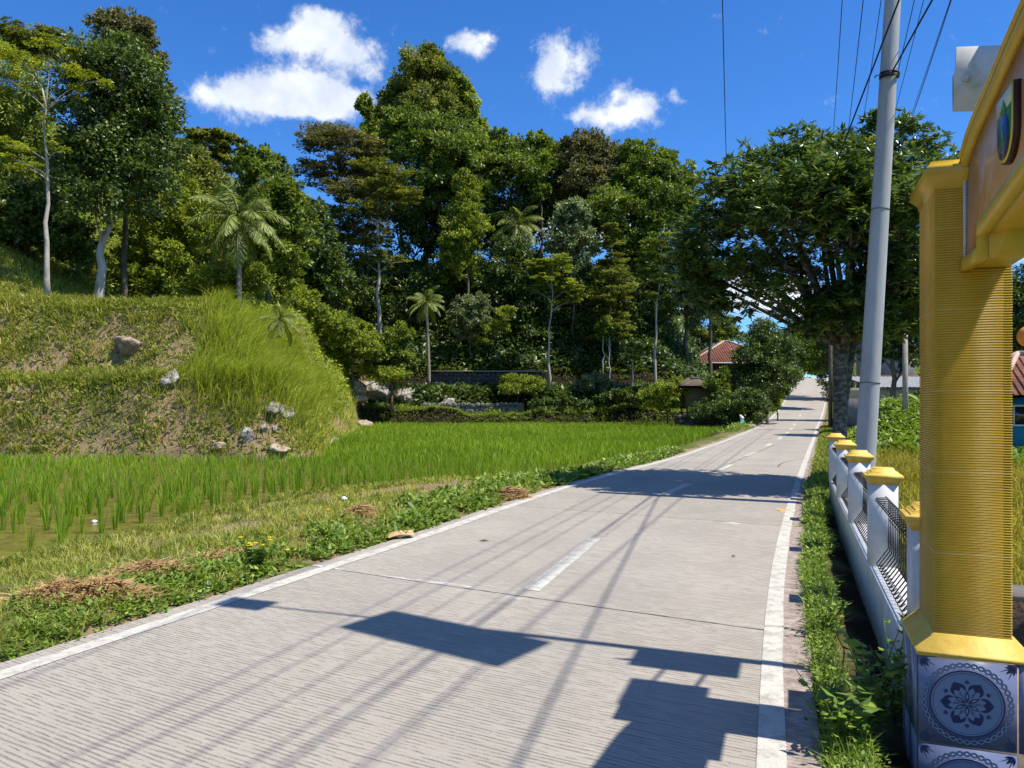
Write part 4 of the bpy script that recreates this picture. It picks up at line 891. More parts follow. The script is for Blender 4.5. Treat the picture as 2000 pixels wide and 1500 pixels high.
# --- dry stone walls, rocks ------------------------------------------------------
def stone_wall(name, label, x0, x1, Y, z0, z1, m, cell=.35, dep=.5):
    rng = np.random.default_rng(int(abs(x0*10)+Y)); nx_ = int((x1-x0)/cell); nz_ = max(2,int((z1-z0)/cell*1.15)); bm = bmesh.new()
    for i in range(nx_):
        for j in range(nz_):
            c = Vector((x0+(i+.5+.25*(j%2))*cell+rng.normal(0,.04), Y+rng.normal(0,.05), z0+(j+.5)*(z1-z0)/nz_+rng.normal(0,.03)))
            r = bmesh.ops.create_icosphere(bm, subdivisions=1, radius=cell*.62)
            s = Vector((rng.uniform(.8,1.15),dep,rng.uniform(.7,1.0)))
            for v in r['verts']: v.co = Vector((v.co.x*s.x,v.co.y*s.y,v.co.z*s.z))*rng.uniform(.86,1.1)+c
    bmesh.ops.create_cube(bm, size=1, matrix=Matrix.Translation(((x0+x1)/2,Y+.3,(z0+z1)/2-.1))@Matrix.Diagonal((x1-x0,.6,z1-z0-.1,1)))
    me = bpy.data.meshes.new(name); bm.to_mesh(me); bm.free(); return tag(link(name, me, m), label, 'stone wall')
w_ = stone_wall('stone_wall', 'long dark stone retaining wall below the forest at the back of the paddy', -7.0, 3.0, 67.7, 2.6, 4.3, M['dark_stone'], .42)
g = Geo(); g.box((-2.0,67.75,4.36), (10.2,.7,.09)); g.obj('coping', M['post_concrete'], w_)
stone_wall('stone_wall', 'low grey stone terrace wall left of centre at the paddy edge', -7.6, 1.0, 64.2, .7, 1.7, M['stone_mid'], .40)
stone_wall('stone_wall', 'low mossy stone terrace wall right of centre at the paddy edge', 1.2, 11.5, 62.2, -.3, .75, M['dark_stone'], .45)
stone_wall('stone_wall', 'dark stone bank below the bamboo hut at the paddy edge', 11.8, 15.6, 55.2, -.4, .85, M['dark_stone'], .4)
M['earth'] = surf('earth', [(0,(.10,.07,.04)),(.5,(.26,.18,.10)),(1,(.36,.27,.15))], 3, .95, .1, .08)
def boulder(label, X, Y, Z, sx, sy, sz, m, seed, rz=0.):
    rng = np.random.default_rng(seed); bm = bmesh.new(); bmesh.ops.create_icosphere(bm, subdivisions=4, radius=1)
    pl = unit(rng.normal(size=(14,3))); pd = rng.uniform(.5,.85,14); off = rng.uniform(0,50,3)
    for v in bm.verts:
        p = np.array(v.co)
        for q, d in zip(pl, pd):
            k = p@q-d
            if k > 0: p = p-q*k*.88
        f = 1+.30*(fbm(p[0]*2+off[0]+p[2], p[1]*2+off[1]-p[2], .8, 3)-.5)+.20*(vnoise(p[0]*5+off[2], p[2]*5+p[1]*4, .6, 9)-.5)
        v.co = Vector((p[0]*sx*f, p[1]*sy*f, p[2]*sz*f))
    me = bpy.data.meshes.new('boulder'); bm.to_mesh(me); bm.free(); o = link('boulder', me, m, None, True); o.location = (X,Y,Z); o.rotation_euler = (rng.normal(0,.15),rng.normal(0,.15),rz)
    return tag(o, label, 'boulder')
def on_bank(px, py, y0=25, y1=45):
    Ys = np.linspace(y0,y1,400); zs = ground_z(wx(px,Ys),Ys); k = np.argmax(zs > wz(py,Ys)); Y = Ys[k]; return wx(px,Y), Y, float(zs[k])
for i, (lb,px,py,w_px,h_px,mt) in enumerate([
    ('rounded tan boulder half buried high in the grassy bank', 254,682,34,24,'rock_tan'),
    ('grey jagged boulder standing on the ledge in the middle of the bank', 333,746,24,24,'rock'),
    ('pale flat rock under the tall grass, left one of the pair', 530,802,24,14,'rock'),
    ('pale blocky rock under the tall grass, right one of the pair', 562,808,22,20,'rock'),
    ('small grey boulder low on the bank just above the rice', 483,850,19,18,'rock'),
    ('small round pale stone beside the low grey boulder', 516,838,10,12,'rock'),
    ('small white stone low on the bank right of the round pale stone', 537,842,11,13,'rock'),
    ('flat half buried pale stone at the foot of the bank', 545,876,26,10,'rock_tan'),
    ('grey earth face stone at the bank corner above the rice', 655,872,26,20,'rock'),
    ('broken tan stone in bare earth of the lower bank', 430,875,22,10,'rock_tan')]):
    X,Y,Z = on_bank(px,py); boulder(lb, X, Y+.02, Z-.02, 1.02*w_px/FOC*Y, w_px/FOC*Y*.9, h_px/FOC*Y, M[mt], 40+i, i*.7)
for i, (lb,px,py,Y,w_px,h_px,mt) in enumerate([
    ('large pale rock outcrop behind the end of the bank', 735,762,58,42,26,'rock'),
    ('brown rock face at the left of the pale outcrop', 690,745,54,26,26,'rock_tan'),
    ('low tan earth lump beside the brown rock face', 698,778,52,30,14,'rock_tan'),
    ('pale rock right of the outcrop near the far paddy', 790,772,60,30,20,'rock'),
    ('pinkish bare earth block at the foot of the bank end', 705,828,40,24,16,'rock_tan'),
    ('low pale rock in the far terrace', 872,790,62,26,9,'rock'),
    ('white flat boulder at the far roadside before the bushes', 1470,833,50,12,8,'rock')]):
    X_, Y_, Z_ = on_bank(px, py+h_px*.8, 26, 90) if i < 6 else (wx(px,Y), Y, float(ground_z(wx(px,Y),Y)))
    boulder(lb, X_, Y_+w_px/FOC*Y_*.3, Z_+h_px/FOC*Y_*.35, w_px/FOC*Y_, w_px/FOC*Y_*.8, h_px/FOC*Y_, M[mt], 80+i, i*.9)
# roadside marker post
mk = thing('marker_post', 'small teal marker post with white slanted top at the far left road edge', 'marker post', (wx(1452,49.5)-.1,49.5,float(road_z(49.5))-.05))
g = Geo(); rings(g, [(-.2,-.11,.11,-.08,.08),(.62,-.11,.11,-.08,.08)]); g.obj('post', M['teal_paint'], mk)
g = Geo(); V = [(-.115,-.085,.621),(.115,-.085,.621),(.115,.085,.621),(-.115,.085,.621),(-.115,-.085,.92),(.115,-.085,.74),(.115,.085,.74),(-.115,.085,.92)]
g.add(V, Q=[[0,3,2,1],[4,5,6,7],[0,1,5,4],[1,2,6,5],[2,3,7,6],[3,0,4,7]]); g.obj('top', M['paper_white'], mk)

# --- small things ----------------------------------------------------------------
def G0(px, py, z=0.0): Y = FOC*(EYE-z)/(py-HOR); return wx(px,Y), Y
x_, y_ = G0(783,1051); g = Geo(); s = np.linspace(0,1,6); t2 = np.linspace(0,1,5)
V = np.array([(-.17+.34*a, -.11+.22*b+.05*a, .02+.035*math.sin(a*3)+.02*b*b+.03*(a>.8)*b) for b in t2 for a in s]); Q = [[r*6+c, r*6+c+1, r*6+c+7, r*6+c+6] for r in range(4) for c in range(5)]
g.add(np.concatenate([V, V+(0,0,.006)]), Q=Q+[[30+q for q in f[::-1]] for f in Q]); o = g.obj('cardboard', M['cardboard']); o.location = (x_,y_,0); o.rotation_euler = (0,0,.25); tag(o, 'torn brown cardboard piece lying on the left white line', 'cardboard')
def crumple(label, x, y, z, s, m, name, cat, seed):
    rng = np.random.default_rng(seed); bm = bmesh.new(); bmesh.ops.create_icosphere(bm, subdivisions=2, radius=s)
    for v in bm.verts: v.co = Vector((v.co.x*rng.uniform(.7,1.3), v.co.y*rng.uniform(.7,1.2), v.co.z*rng.uniform(.3,.8)))
    me = bpy.data.meshes.new(name); bm.to_mesh(me); bm.free(); o = link(name, me, m); o.location = (x,y,z); tag(o, label, cat)
x_, y_ = G0(185,1012,-.2); crumple('crumpled white litter lying in the near paddy water', x_, y_, -.255, .045, M['paper_white'], 'litter', 'litter', 3)
x_, y_ = G0(432,1152); crumple('crushed white wrapper at the left road edge', x_-.12, y_, .03, .04, M['paper_white'], 'litter', 'litter', 5)
x_, y_ = G0(690,990); crumple('small pale blue wrapper in the verge behind the cardboard', x_-.2, y_+.2, .12, .05, M['paper_white'], 'litter', 'litter', 6)
x_, y_ = G0(1528,998); g = Geo(); g.leaves([(0,0,.012)],[(-1,.2,.05)],[(.2,1,.1)],.20,.09,.5,.3); o = g.obj('fallen_leaf', M['orange_leaf']); o.location = (x_+.1,y_,0); tag(o, 'orange dry leaf lying by the right white line', 'leaf')
x_, y_ = G0(1427,1088); g = Geo(); g.leaves([(0,0,.01)],[(1,.1,.05)],[(.2,1,.2)],.07,.03,.5,.3); o = g.obj('fallen_leaf', M['bark_dark']); o.location = (x_,y_,0); tag(o, 'small dark dry leaf lying in the right lane', 'leaf')
x_, y_ = G0(935,1058); g = Geo(); g.leaves([(0,0,.01)],[(1,.1,.08)],[(.2,1,.2)],.14,.035,.5,.3); o = g.obj('fallen_leaf', M['bark_dark']); o.location = (x_,y_,0); tag(o, 'dark dry leaf lying in the left lane beyond the joint', 'leaf')
def straw(label, px, py, rx, ry, h, n, seed):
    x, y = G0(px,py,.1); rng = np.random.default_rng(seed)
    a = rng.uniform(0,6.28,n); r = np.sqrt(rng.uniform(0,1,n)); ca, sa = math.cos(.42), math.sin(.42)
    u = r*np.cos(a)*rx; v = r*np.sin(a)*ry; X = x+u*ca-v*sa; Y = y+u*sa+v*ca
    Z = ground_z(X,Y)+h*np.clip(1-r**1.6,0,1)*rng.uniform(.55,1.15,n)*(.6+.8*vnoise(X*3,Y*3,.5,seed))+.01
    b = np.where(rng.uniform(size=n)<.6, rng.normal(-.7,.5,n), rng.uniform(0,6.28,n)); A = unit(np.column_stack([np.cos(b),np.sin(b),rng.normal(-.05,.22,n)])); B = unit(np.cross(A, np.array([0,0,1.])+rng.normal(0,.4,(n,3))))
    g = Geo(); g.leaves(np.column_stack([X,Y,Z])-A*.08, A, B, rng.uniform(.12,.30,n), rng.uniform(.006,.012,n)*max(1,y/6), rng.beta(2,2,n), 0)
    tag(g.obj('straw_heap', M['straw']), label, 'straw heap')
straw('long heap of dry cut straw on the verge at lower left', 160,1166,.62,.17,.13,2600,21)
straw('dry straw heap right of the long one, beside the weeds', 285,1122,.42,.15,.14,1700,22)
straw('thin patch of dry straw behind the yellow flowers', 440,1080,.45,.12,.07,700,23)
straw('small round clump of dry straw on the verge behind the cardboard', 700,1004,.22,.15,.14,700,24)
straw('small reddish straw clump at the road edge near the tree shadow', 1003,962,.30,.20,.24,800,25)
# weeds with yellow flowers
def plant(name, label, X, Y, H, n, L, m, seed, flowers=0, stems=6, spread=.5, cat='plant'):
    rng = np.random.default_rng(seed); z = float(ground_z(X,Y)); root = thing(name, label, cat, (X,Y,z)); g = Geo(); gs = Geo(); tips = []
    for s in range(stems):
        a = rng.uniform(0,6.28); le = rng.uniform(.2,1)*spread; h = H*rng.uniform(.6,1)
        P = np.array([(math.cos(a)*le*h*q**1.5, math.sin(a)*le*h*q**1.5, h*q) for q in np.linspace(0,1,7)]); gs.tube(P, np.linspace(.006,.002,7)*max(1,H), 5); tips.append(P[-1])
        k = n//stems; q = rng.uniform(.15,1,k); C0 = np.column_stack([np.interp(q,np.linspace(0,1,7),P[:,i]) for i in range(3)])
        b = rng.uniform(0,6.28,k); A = unit(np.column_stack([np.cos(b),np.sin(b),rng.uniform(-.35,.5,k)])); B = unit(np.cross(A, np.array([0,0,1.])+rng.normal(0,.3,(k,3))))
        l = L*rng.uniform(.6,1.2,k); g.leaves(C0, A, B, l, l*.48, np.clip(rng.beta(2.4,2.2,k),0,1), .12)
    g.obj('foliage', m, root); gs.obj('stem', m, root)
    for k in range(flowers):
        p = tips[k%len(tips)]+rng.normal(0,.06,3)+np.array([0,0,.03]); f = Geo(); a = np.arange(8)/8*6.283
        A = unit(np.column_stack([np.cos(a),np.sin(a),0*a+.25])); f.leaves(np.repeat(p[None],8,0), A, unit(np.cross(A,[[0,0,1.]])), .032, .022, .5, .05); f.obj('flower', M['flower'], root)
x_, y_ = G0(500,1100,.1); plant('flowering_weed', 'bushy green weed with several yellow flowers on the left verge', x_, y_, .34, 520, .07, M['weed'], 5, 9, 16, .9)
x_, y_ = G0(660,1052,.1); plant('flowering_weed', 'green weed with a single yellow flower near the cardboard', x_-.1, y_, .26, 260, .07, M['weed'], 6, 2, 10, .9)
for i,(px,py,H,n,sp,lb) in enumerate([(1700,1440,.62,150,.55,'leafy weed in the dark gap left of the tile base, left one'),(1748,1395,.75,90,.35,'tall thin weed standing against the white wall end'),
      (1790,1420,.72,130,.45,'weed with pale leaves in front of the blue tile edge'),(1640,1480,.42,160,.8,'low broad leaved weed at the bottom edge beside the gutter'),
      (1610,1250,.40,140,.7,'dark green weed at the gutter edge midway along the grass strip'),(1575,960,.42,90,.6,'dry grassy weed where the tree shadow ends at the kerb')]):
    x_, y_ = G0(px,py+14,-.08); plant('weed_plant', lb, x_, y_, H, n, .085 if i<4 else .06, M['weed'], 30+i, 0, 5 if i in (1,2) else 9, sp)

# ------------------------------------------------------------------ trees and shrubs
def crown_leaves(g, lobes, n, L, style, aspect=.5, clump=.34, rng=None, base_t=(2.2,2.4)):
    """lobes: (cx,cy,cz,rx,ry,rz). Leaves gather in clumps spread over and inside the lobes."""
    rng = rng or RNG
    lob = np.array(lobes, float); area = (lob[:,3]*lob[:,5])**.8; share = area/area.sum()
    for (cx,cy,cz,rx,ry,rz), sh in zip(lob, share):
        nl = int(n*sh); 
        if nl < 8: continue
        rm = (rx+ry+rz)/3; rc = clump*rm
        per = {'clump':55,'feather':80,'droop':60,'rosette':14,'big':26}[style]
        nc = max(3, nl//per)
        d = sphere_dirs(nc); d[:,2] = np.where((d[:,2]<-.35)&(rng.uniform(size=nc)<.6), -d[:,2], d[:,2])
        rad = np.where(rng.uniform(size=nc)<.75, rng.uniform(.62,1.20,nc), rng.uniform(.25,.7,nc))
        cc = np.array([cx,cy,cz])+d*rad[:,None]*np.array([rx,ry,rz])
        ct = rng.normal(0,.17,nc); rcs = rc*rng.uniform(.45,1.15,nc)
        idx = np.repeat(np.arange(nc), per); m = len(idx)
        dd = sphere_dirs(m); rr = rng.uniform(size=m)**.45
        if style == 'feather': sq = np.array([1.25,1.25,.26])
        elif style == 'droop': sq = np.array([.8,.8,1.1])
        elif style == 'rosette': sq = np.array([.12,.12,.12])
        else: sq = np.array([1.05,1.05,.72])
        out = unit(d[idx]*.8+dd)
        P = cc[idx]+dd*rr[:,None]*rcs[idx][:,None]*sq
        up = np.array([0,0,1.])
        if style == 'feather':
            A = unit(np.column_stack([dd[:,0],dd[:,1],rng.normal(-.12,.22,m)])); B = unit(np.cross(A, up+rng.normal(0,.35,(m,3))))
        elif style == 'droop':
            A = unit(out*.5+rng.normal(0,.4,(m,3))+np.array([0,0,-.55])); B = unit(np.cross(A, out+rng.normal(0,.5,(m,3))))
        elif style == 'rosette':
            a = rng.uniform(0,6.283,m); A = unit(np.column_stack([np.cos(a),np.sin(a),rng.normal(-.30,.42,m)])+d[idx]*.35); B = unit(np.cross(A, up+rng.normal(0,.25,(m,3))))
        else:
            A = unit(out*.7+rng.normal(0,.6,(m,3))+np.array([0,0,-.28])); B = unit(np.cross(A, up*.9+out*.5+rng.normal(0,.8,(m,3))))
        l = L*rng.uniform(.65,1.25,m)
        g.leaves(P, A, B, l, l*aspect*rng.uniform(.8,1.2,m), np.clip(rng.beta(*base_t,m)+ct[idx],0,1), .14)
def limb(g, a, b, r0, r1, sag=.15, k=7, n=7, rng=RNG):
    a = np.array(a,float); b = np.array(b,float); s = np.linspace(0,1,n)[:,None]; L = np.linalg.norm(b-a)
    P = a+(b-a)*s+np.array([0,0,1.])*L*sag*(s*(1-s))*2*(1-.4*s)+np.cumsum(rng.normal(0,.02*L,(n,3)),0)*s*(1-s)*2
    g.tube(P, np.linspace(r0,r1,n), k); return P
FULL = 1.9
def tree(name, label, px, Y, base, lobes_px, n, L, leaf, style='clump', bark='bark_dark', tr=.2, group=None, aspect=.5, clump=.28, lean=0., depth=1.0, tint=(2.2,2.4), top=None, limbs=1.0, cat='tree', seed=0, kdepth=0):
    """px / base row / crown lobes are rows and columns of the photograph turned into metres at distance Y"""
    rng = np.random.default_rng(int(px*7+Y*13+seed)); X = wx(px,Y)
    Zb = float(ground_z(X,Y))-.1 if base is None else wz(base,Y)
    Zb = min(Zb, min(wz(l[1]+l[3]*1.2,Y) for l in lobes_px))
    root = thing(name, label, cat, (X,Y,Zb), 0, group); s = Y/FOC; lob = []
    for l in lobes_px:
        cx, cy, rx, ry = l[:4]; dy = l[4] if len(l) > 4 else rng.uniform(-.45,.45)*rx*s
        lob.append((wx(cx,Y)-X, dy+kdepth, wz(cy,Y)-Zb, rx*s, rx*s*depth, ry*s))
    g = Geo(); crown_leaves(g, lob, int(n*FULL), L, style, aspect*1.12, clump, rng, tint); g.obj('crown', M[leaf], root)
    la = np.array(lob); ctr = (la[:,:3]*(la[:,3:4]*la[:,5:6])).sum(0)/(la[:,3]*la[:,5]).sum()
    tz = (la[:,2]+.3*la[:,5]).max() if top is None else wz(top,Y)-Zb
    g = Geo(); P = np.array([(lean*q*tz+ctr[0]*q**1.6, ctr[1]*q**1.6, tz*q) for q in np.linspace(0,1,12)]); P[1:-1,:2] += rng.normal(0,.012*tz,(10,2))*.6
    g.tube(P, tr*np.linspace(1.1,.18,12)*np.r_[1.25,1.05,np.ones(10)], 9)
    for (x,y,z,rx,ry,rz) in lob:
        if rng.uniform() > limbs: continue
        h = np.clip(z-rz*1.1-.4*np.hypot(x-ctr[0],y-ctr[1]), tz*.25, tz*.9); q = h/tz; a = np.array([np.interp(q,np.linspace(0,1,12),P[:,i]) for i in range(3)])
        r = tr*(1-.75*q)*.55; Pl = limb(g, a, (x,y,z-.1*rz), r, r*.25, rng=rng)
        for _ in range(3):
            b = np.array((x,y,z))+sphere_dirs(1)[0]*np.array([rx,ry,rz])*.75; limb(g, Pl[4], b, r*.4, r*.12, .1, 5, 5, rng)
    g.obj('trunk', M[bark], root, True); return root
def lobes_in(cx, cy, rx, ry, n, r, seed=1, flat=.8):
    """n lobes of radius r filling an ellipse on the crown's face"""
    rng = np.random.default_rng(seed); out = []
    for i in range(n):
        a = i*2.399+rng.uniform(0,.6); q = math.sqrt((i+.5)/n)
        out.append((cx+math.cos(a)*q*(rx-r*.7), cy+math.sin(a)*q*(ry-r*flat*.7), r*rng.uniform(.75,1.2), r*flat*rng.uniform(.75,1.2)))
    return out

# mango tree at the roadside: whorls of long drooping leaves on real limbs
def mango():
    Y = 16.0; X = wx(1640,Y); root = thing('mango_tree', 'broad dark mango tree with mottled twin trunk behind the concrete pole', 'tree', (X,Y,-.05))
    L_ = [(1430,395,75,62,-.3),(1395,470,62,70,.3),(1385,545,50,45,.1),(1520,335,95,65,.2),(1490,440,95,75,-.8),(1480,515,70,40,.5),(1610,300,95,62,.5),(1620,400,100,85,-.9),(1570,520,70,45,.7),
          (1700,290,80,60,1.0),(1745,250,60,42,.3),(1825,300,62,60,.4),(1745,400,100,85,-.6),(1790,500,80,85,.4),(1680,510,85,70,-.4),(1840,400,55,80,.8),(1730,600,70,50,.3),(1560,608,50,22,-.2),(1640,600,55,35,.1),(1660,400,120,110,1.4),(1520,400,110,80,1.3),(1600,480,90,60,-1.3),(1700,560,80,55,-1.2),(1640,612,75,34,-1.0),(1765,615,50,45,-.9),(1475,585,60,20,-.8),(1430,545,60,36,-.6),(1375,590,42,28,-.2),(1560,430,90,70,-1.4),(1690,460,90,70,-1.5),(1410,605,44,22,-.3),(1580,640,48,24,-.7),(1650,652,50,22,-1.1),(1720,645,55,28,-1.0),(1345,520,30,45,0),(1600,600,66,40,-.4),(1670,590,80,50,-.2),(1760,575,70,55,-.3),(1560,645,36,16,-.3),(1800,600,40,60,.2)]
    lob = [(wx(a,Y)-X, e*1.15, wz(b,Y)+.05, c/FOC*Y, c/FOC*Y*.95, d/FOC*Y) for a,b,c,d,e in L_]
    g = Geo(); crown_leaves(g, lob, 60000, .195, 'rosette', .29, .5, np.random.default_rng(5), (2.2,2.2)); g.obj('crown', M['leaf_mango'], root)
    g = Geo(); rng = np.random.default_rng(8)
    f0 = (.05,0,3.0); f1 = (.42,.35,3.1)
    g.tube([(-.03,0,-.2),(-.02,0,.3),(0,.0,1.5),(.02,0,2.6),f0], [.20,.145,.13,.135,.15], 12); g.tube([(.36,.7,-.2),(.33,.68,.4),(.33,.6,1.7),f1], [.14,.10,.09,.095], 12)
    for k,(x,y,z,rx,ry,rz) in enumerate(lob):
        if z < 4.1 and k != 2: continue
        a = np.array(f0 if x < .5 else f1)+rng.normal(0,.05,3); mid = a+(np.array((x,y,z))-a)*.45+np.array([0,0,-.15 if z<4.5 else .1])
        s = np.linspace(0,1,9)[:,None]; P = (1-s)**2*a+2*s*(1-s)*mid+s*s*np.array((x,y,z)); g.tube(P, np.linspace(.085 if rx*rz>.4 else .06,.02,9), 7)
        for _ in range(6):
            b = np.array((x,y,z))+sphere_dirs(1)[0]*np.array([rx,ry,rz])*.9; limb(g, P[6+_%2], b, .02, .006, .05, 5, 5, rng)
    g.obj('trunk', M['bark_mango'], root, True)
mango()

# palms
def palm(label, px, Y, base, crown_row, fr, n, tr, lean=0., seed=1, name='coconut_palm', stub=False):
    rng = np.random.default_rng(seed); X = wx(px,Y); Zb = float(ground_z(X,Y))-.1 if base is None else wz(base,Y); H = wz(crown_row,Y)-Zb
    root = thing(name, label, 'palm tree', (X,Y,Zb)); g = Geo()
    if not stub: P = np.array([(lean*H*q**1.5, 0, H*q) for q in np.linspace(0,1,16)]); g.tube(P, tr*(1+.06*(np.arange(16)%2))*np.linspace(1.15,.8,16), 9); g.obj('trunk', M['palm_trunk'], root, True)
    c = np.array([lean*H,0,H]); g = Geo(); gr = Geo()
    for k in range(n):
        az = k*2.399+rng.uniform(-.3,.3); el = 1.45-2.35*(k/n)**.85+rng.uniform(-.12,.12); l = fr*rng.uniform(.85,1.1); s = np.linspace(0,1,14)
        h = np.array([math.cos(az),math.sin(az),0]); bend = 1.0+.35*(1-k/n)
        ang = el-bend*s**1.4; step = l/13; P = np.zeros((14,3)); P[0] = c
        for i in range(1,14): P[i] = P[i-1]+step*(h*math.cos(ang[i])+np.array([0,0,math.sin(ang[i])]))
        gr.tube(P, np.linspace(.022*fr,.004*fr,14), 5)
        side = np.array([-math.sin(az),math.cos(az),0]); m = 36; q = np.linspace(.12,.99,m); C0 = np.column_stack([np.interp(q,s,P[:,i]) for i in range(3)])
        T = unit(np.column_stack([np.interp(q,s,np.gradient(P[:,i])) for i in range(3)]))
        for sg in (1,-1):
            A = unit(side*sg*.85+T*.55+np.array([0,0,-1.])*(.55+.5*rng.uniform(size=(m,1)))+rng.normal(0,.07,(m,3))); B = unit(np.cross(A, np.cross(T,side*sg)))
            B = unit(T-A*(T*A).sum(1,keepdims=True)); ll = .30*fr*(np.sin(np.pi*np.clip(q*.88+.10,0,1))**.6)*rng.uniform(.85,1.1,m)
            g.leaves(C0, A, B, ll,   .017*fr, np.clip(rng.beta(2.2,2.6,m)+.1*(k/n),0,1), .05)
    f = g.obj('fronds', M['leaf_palm'], root); gr.obj('midribs', M['leaf_palm'], f); return root
palm('tall coconut palm with broad fronds on top of the grassy bank', 467, 40, 604, 425, 2.9, 26, .115, -.004, 3)
palm('small slender coconut palm standing before the dark forest and stone wall', 838, 65.5, 752, 590, 2.05, 18, .13, -.035, 5)
palm('young palm without trunk at the back edge of the bank', 548, 36, 640, 622, 1.35, 12, .1, 0, 7, stub=True)
palm('grey green sugar palm with ragged upright fronds in the middle of the forest', 1010, 76.8, None, 440, 3.2, 20, .3, 0, 9, 'sugar_palm')

# near left group on the bank
tree('broadleaf_tree', 'large dense dark leaved tree with pale trunk on top of the bank', 193, 36.5, 606, [(215,160,95,75),(180,235,80,80),(265,250,70,85),(215,330,105,80),(150,330,55,70),(285,350,45,60),(200,400,80,45),(300,225,35,40),(250,130,50,50),(240,245,80,110,1.5),(170,140,45,40)],
     26000, .20, 'leaf_dark', 'clump', 'bark_pale', .23, None, .5, .33, 0, 1.0, (2.2,2.0), 300)
tree('broadleaf_tree', 'thin reddish topped tree rising behind the large dense tree', 240, 40, None, [(235,70,45,40),(205,55,30,22),(280,75,28,30),(260,120,50,40),(305,130,22,25),(310,165,20,20),(230,35,14,14)], 4200, .26, 'leaf_brown', 'big', 'bark_dark', .16, None, .45, .3)
tree('feathery_tree', 'slender pale trunk tree with sparse yellow green feathery sprays at far left', 93, 33.5, 586, [(45,110,55,16),(20,155,35,14),(165,150,40,14),(150,175,28,9),(95,90,35,14),(90,275,28,9),(50,290,40,10),(85,235,26,8),(20,310,28,9),(60,330,36,10),(115,292,16,6),(135,105,20,12)], 3300, .14, 'leaf_yellow', 'feather', 'bark_pale', .115, None, .4, .42, .004, 1.0, (2.0,2.6), 170)
tree('feathery_tree', 'tall feathery tree at the upper left corner behind the slender tree', 70, 52, None, [(60,80,70,22),(100,95,40,16),(20,70,40,20),(110,70,24,12),(45,110,50,18)], 5200, .26, 'leaf_olive', 'feather', 'bark_dark', .2, None, .4, .4)
tree('bamboo_clump', 'light green drooping bamboo foliage at the left edge', 25, 41, None, [(20,230,60,70),(60,300,55,60),(10,330,60,60),(70,210,45,50),(95,370,45,50),(20,140,45,50),(-30,240,50,90)], 12000, .26, 'leaf_light', 'droop', 'bark_dark', .1, None, .26, .36)
tree('broadleaf_tree', 'glossy dark bushy tree low at the far left behind the slender trunk', 30, 38, None, [(30,420,60,50),(90,450,50,45),(140,480,45,50),(10,470,50,45),(60,390,50,35)], 9000, .22, 'leaf_dark', 'clump', 'bark_dark', .12)
for i,(lb,px,Y,lobs,n,L,lf,st) in enumerate([
    ('yellow green bushy tree right of the large dense tree', 300, 43, [(285,440,60,50),(330,500,60,55),(260,520,55,50),(360,430,50,55),(300,560,70,40),(330,380,45,45)], 13000, .22, 'leaf_light','clump'),
    ('olive green bushy tree filling the slope behind the palm trunk', 400, 47, [(380,380,60,55),(420,450,60,60),(350,330,55,45),(400,530,60,50),(440,540,50,50),(340,300,30,28),(385,330,45,40)], 14000, .25, 'leaf_olive','clump'),
    ('small leaved bush beneath the palm fronds on the bank top', 440, 42, [(430,560,50,35),(390,575,40,28),(490,560,40,35),(470,530,40,30)], 8000, .18, 'leaf_light','clump'),
    ('round green tree directly behind the tall coconut palm', 520, 52, [(510,340,50,40),(530,400,55,50),(560,450,45,50),(500,440,45,50),(545,520,50,40),(490,310,30,22),(560,390,30,35)], 12000, .30, 'leaf_mid','clump'),
    ('feathery tree showing above the slope left of the palm', 420, 60, [(410,280,55,18),(380,275,40,16),(440,275,36,14),(420,310,50,18),(400,330,55,22)], 6000, .30, 'leaf_olive','feather'),
    ('dark leaved tree at the left of the big forest, behind the palm', 590, 60, [(600,440,45,50),(620,510,50,50),(580,520,45,45),(640,560,45,40)], 10000, .32, 'leaf_dark','clump'),
    ('rounded vine covered shrub on the slope behind the tall grass', 610, 57, [(590,600,45,28),(640,630,40,25),(600,650,40,20),(565,570,35,25)], 9000, .24, 'leaf_light','clump'),
    ('bright green shrub mound left of the slim pale trunk', 690, 60, [(680,670,45,26),(650,690,35,18),(715,690,30,20),(700,645,28,18)], 7600, .22, 'leaf_light','clump'),
    ('bush with small round leaves at the base of the slim pale trunk', 765, 62, [(760,690,38,34),(780,660,30,24),(740,715,30,20),(790,710,22,20)], 7000, .24, 'leaf_mid','clump'),
    ('low creeper mound beside the pale rock outcrop', 700, 61, [(690,722,50,16),(760,735,40,14),(640,712,40,14)], 6000, .2, 'leaf_light','clump'),
    ('hanging yellowish vine clump at the dark forest edge', 660, 63, [(655,540,16,35),(668,580,12,25)], 1800, .3, 'leaf_light','droop')]):
    cat = 'shrub' if any(k in lb for k in ('shrub','bush ','mound','vine clump')) and 'tree' not in lb else 'tree'
    tree('shrub' if cat=='shrub' else 'broadleaf_tree' if st!='feather' else 'feathery_tree', lb, px, Y, None, lobs, n, L, lf, st, 'bark_dark', .12 if cat=='shrub' else .18, cat=cat, seed=i)

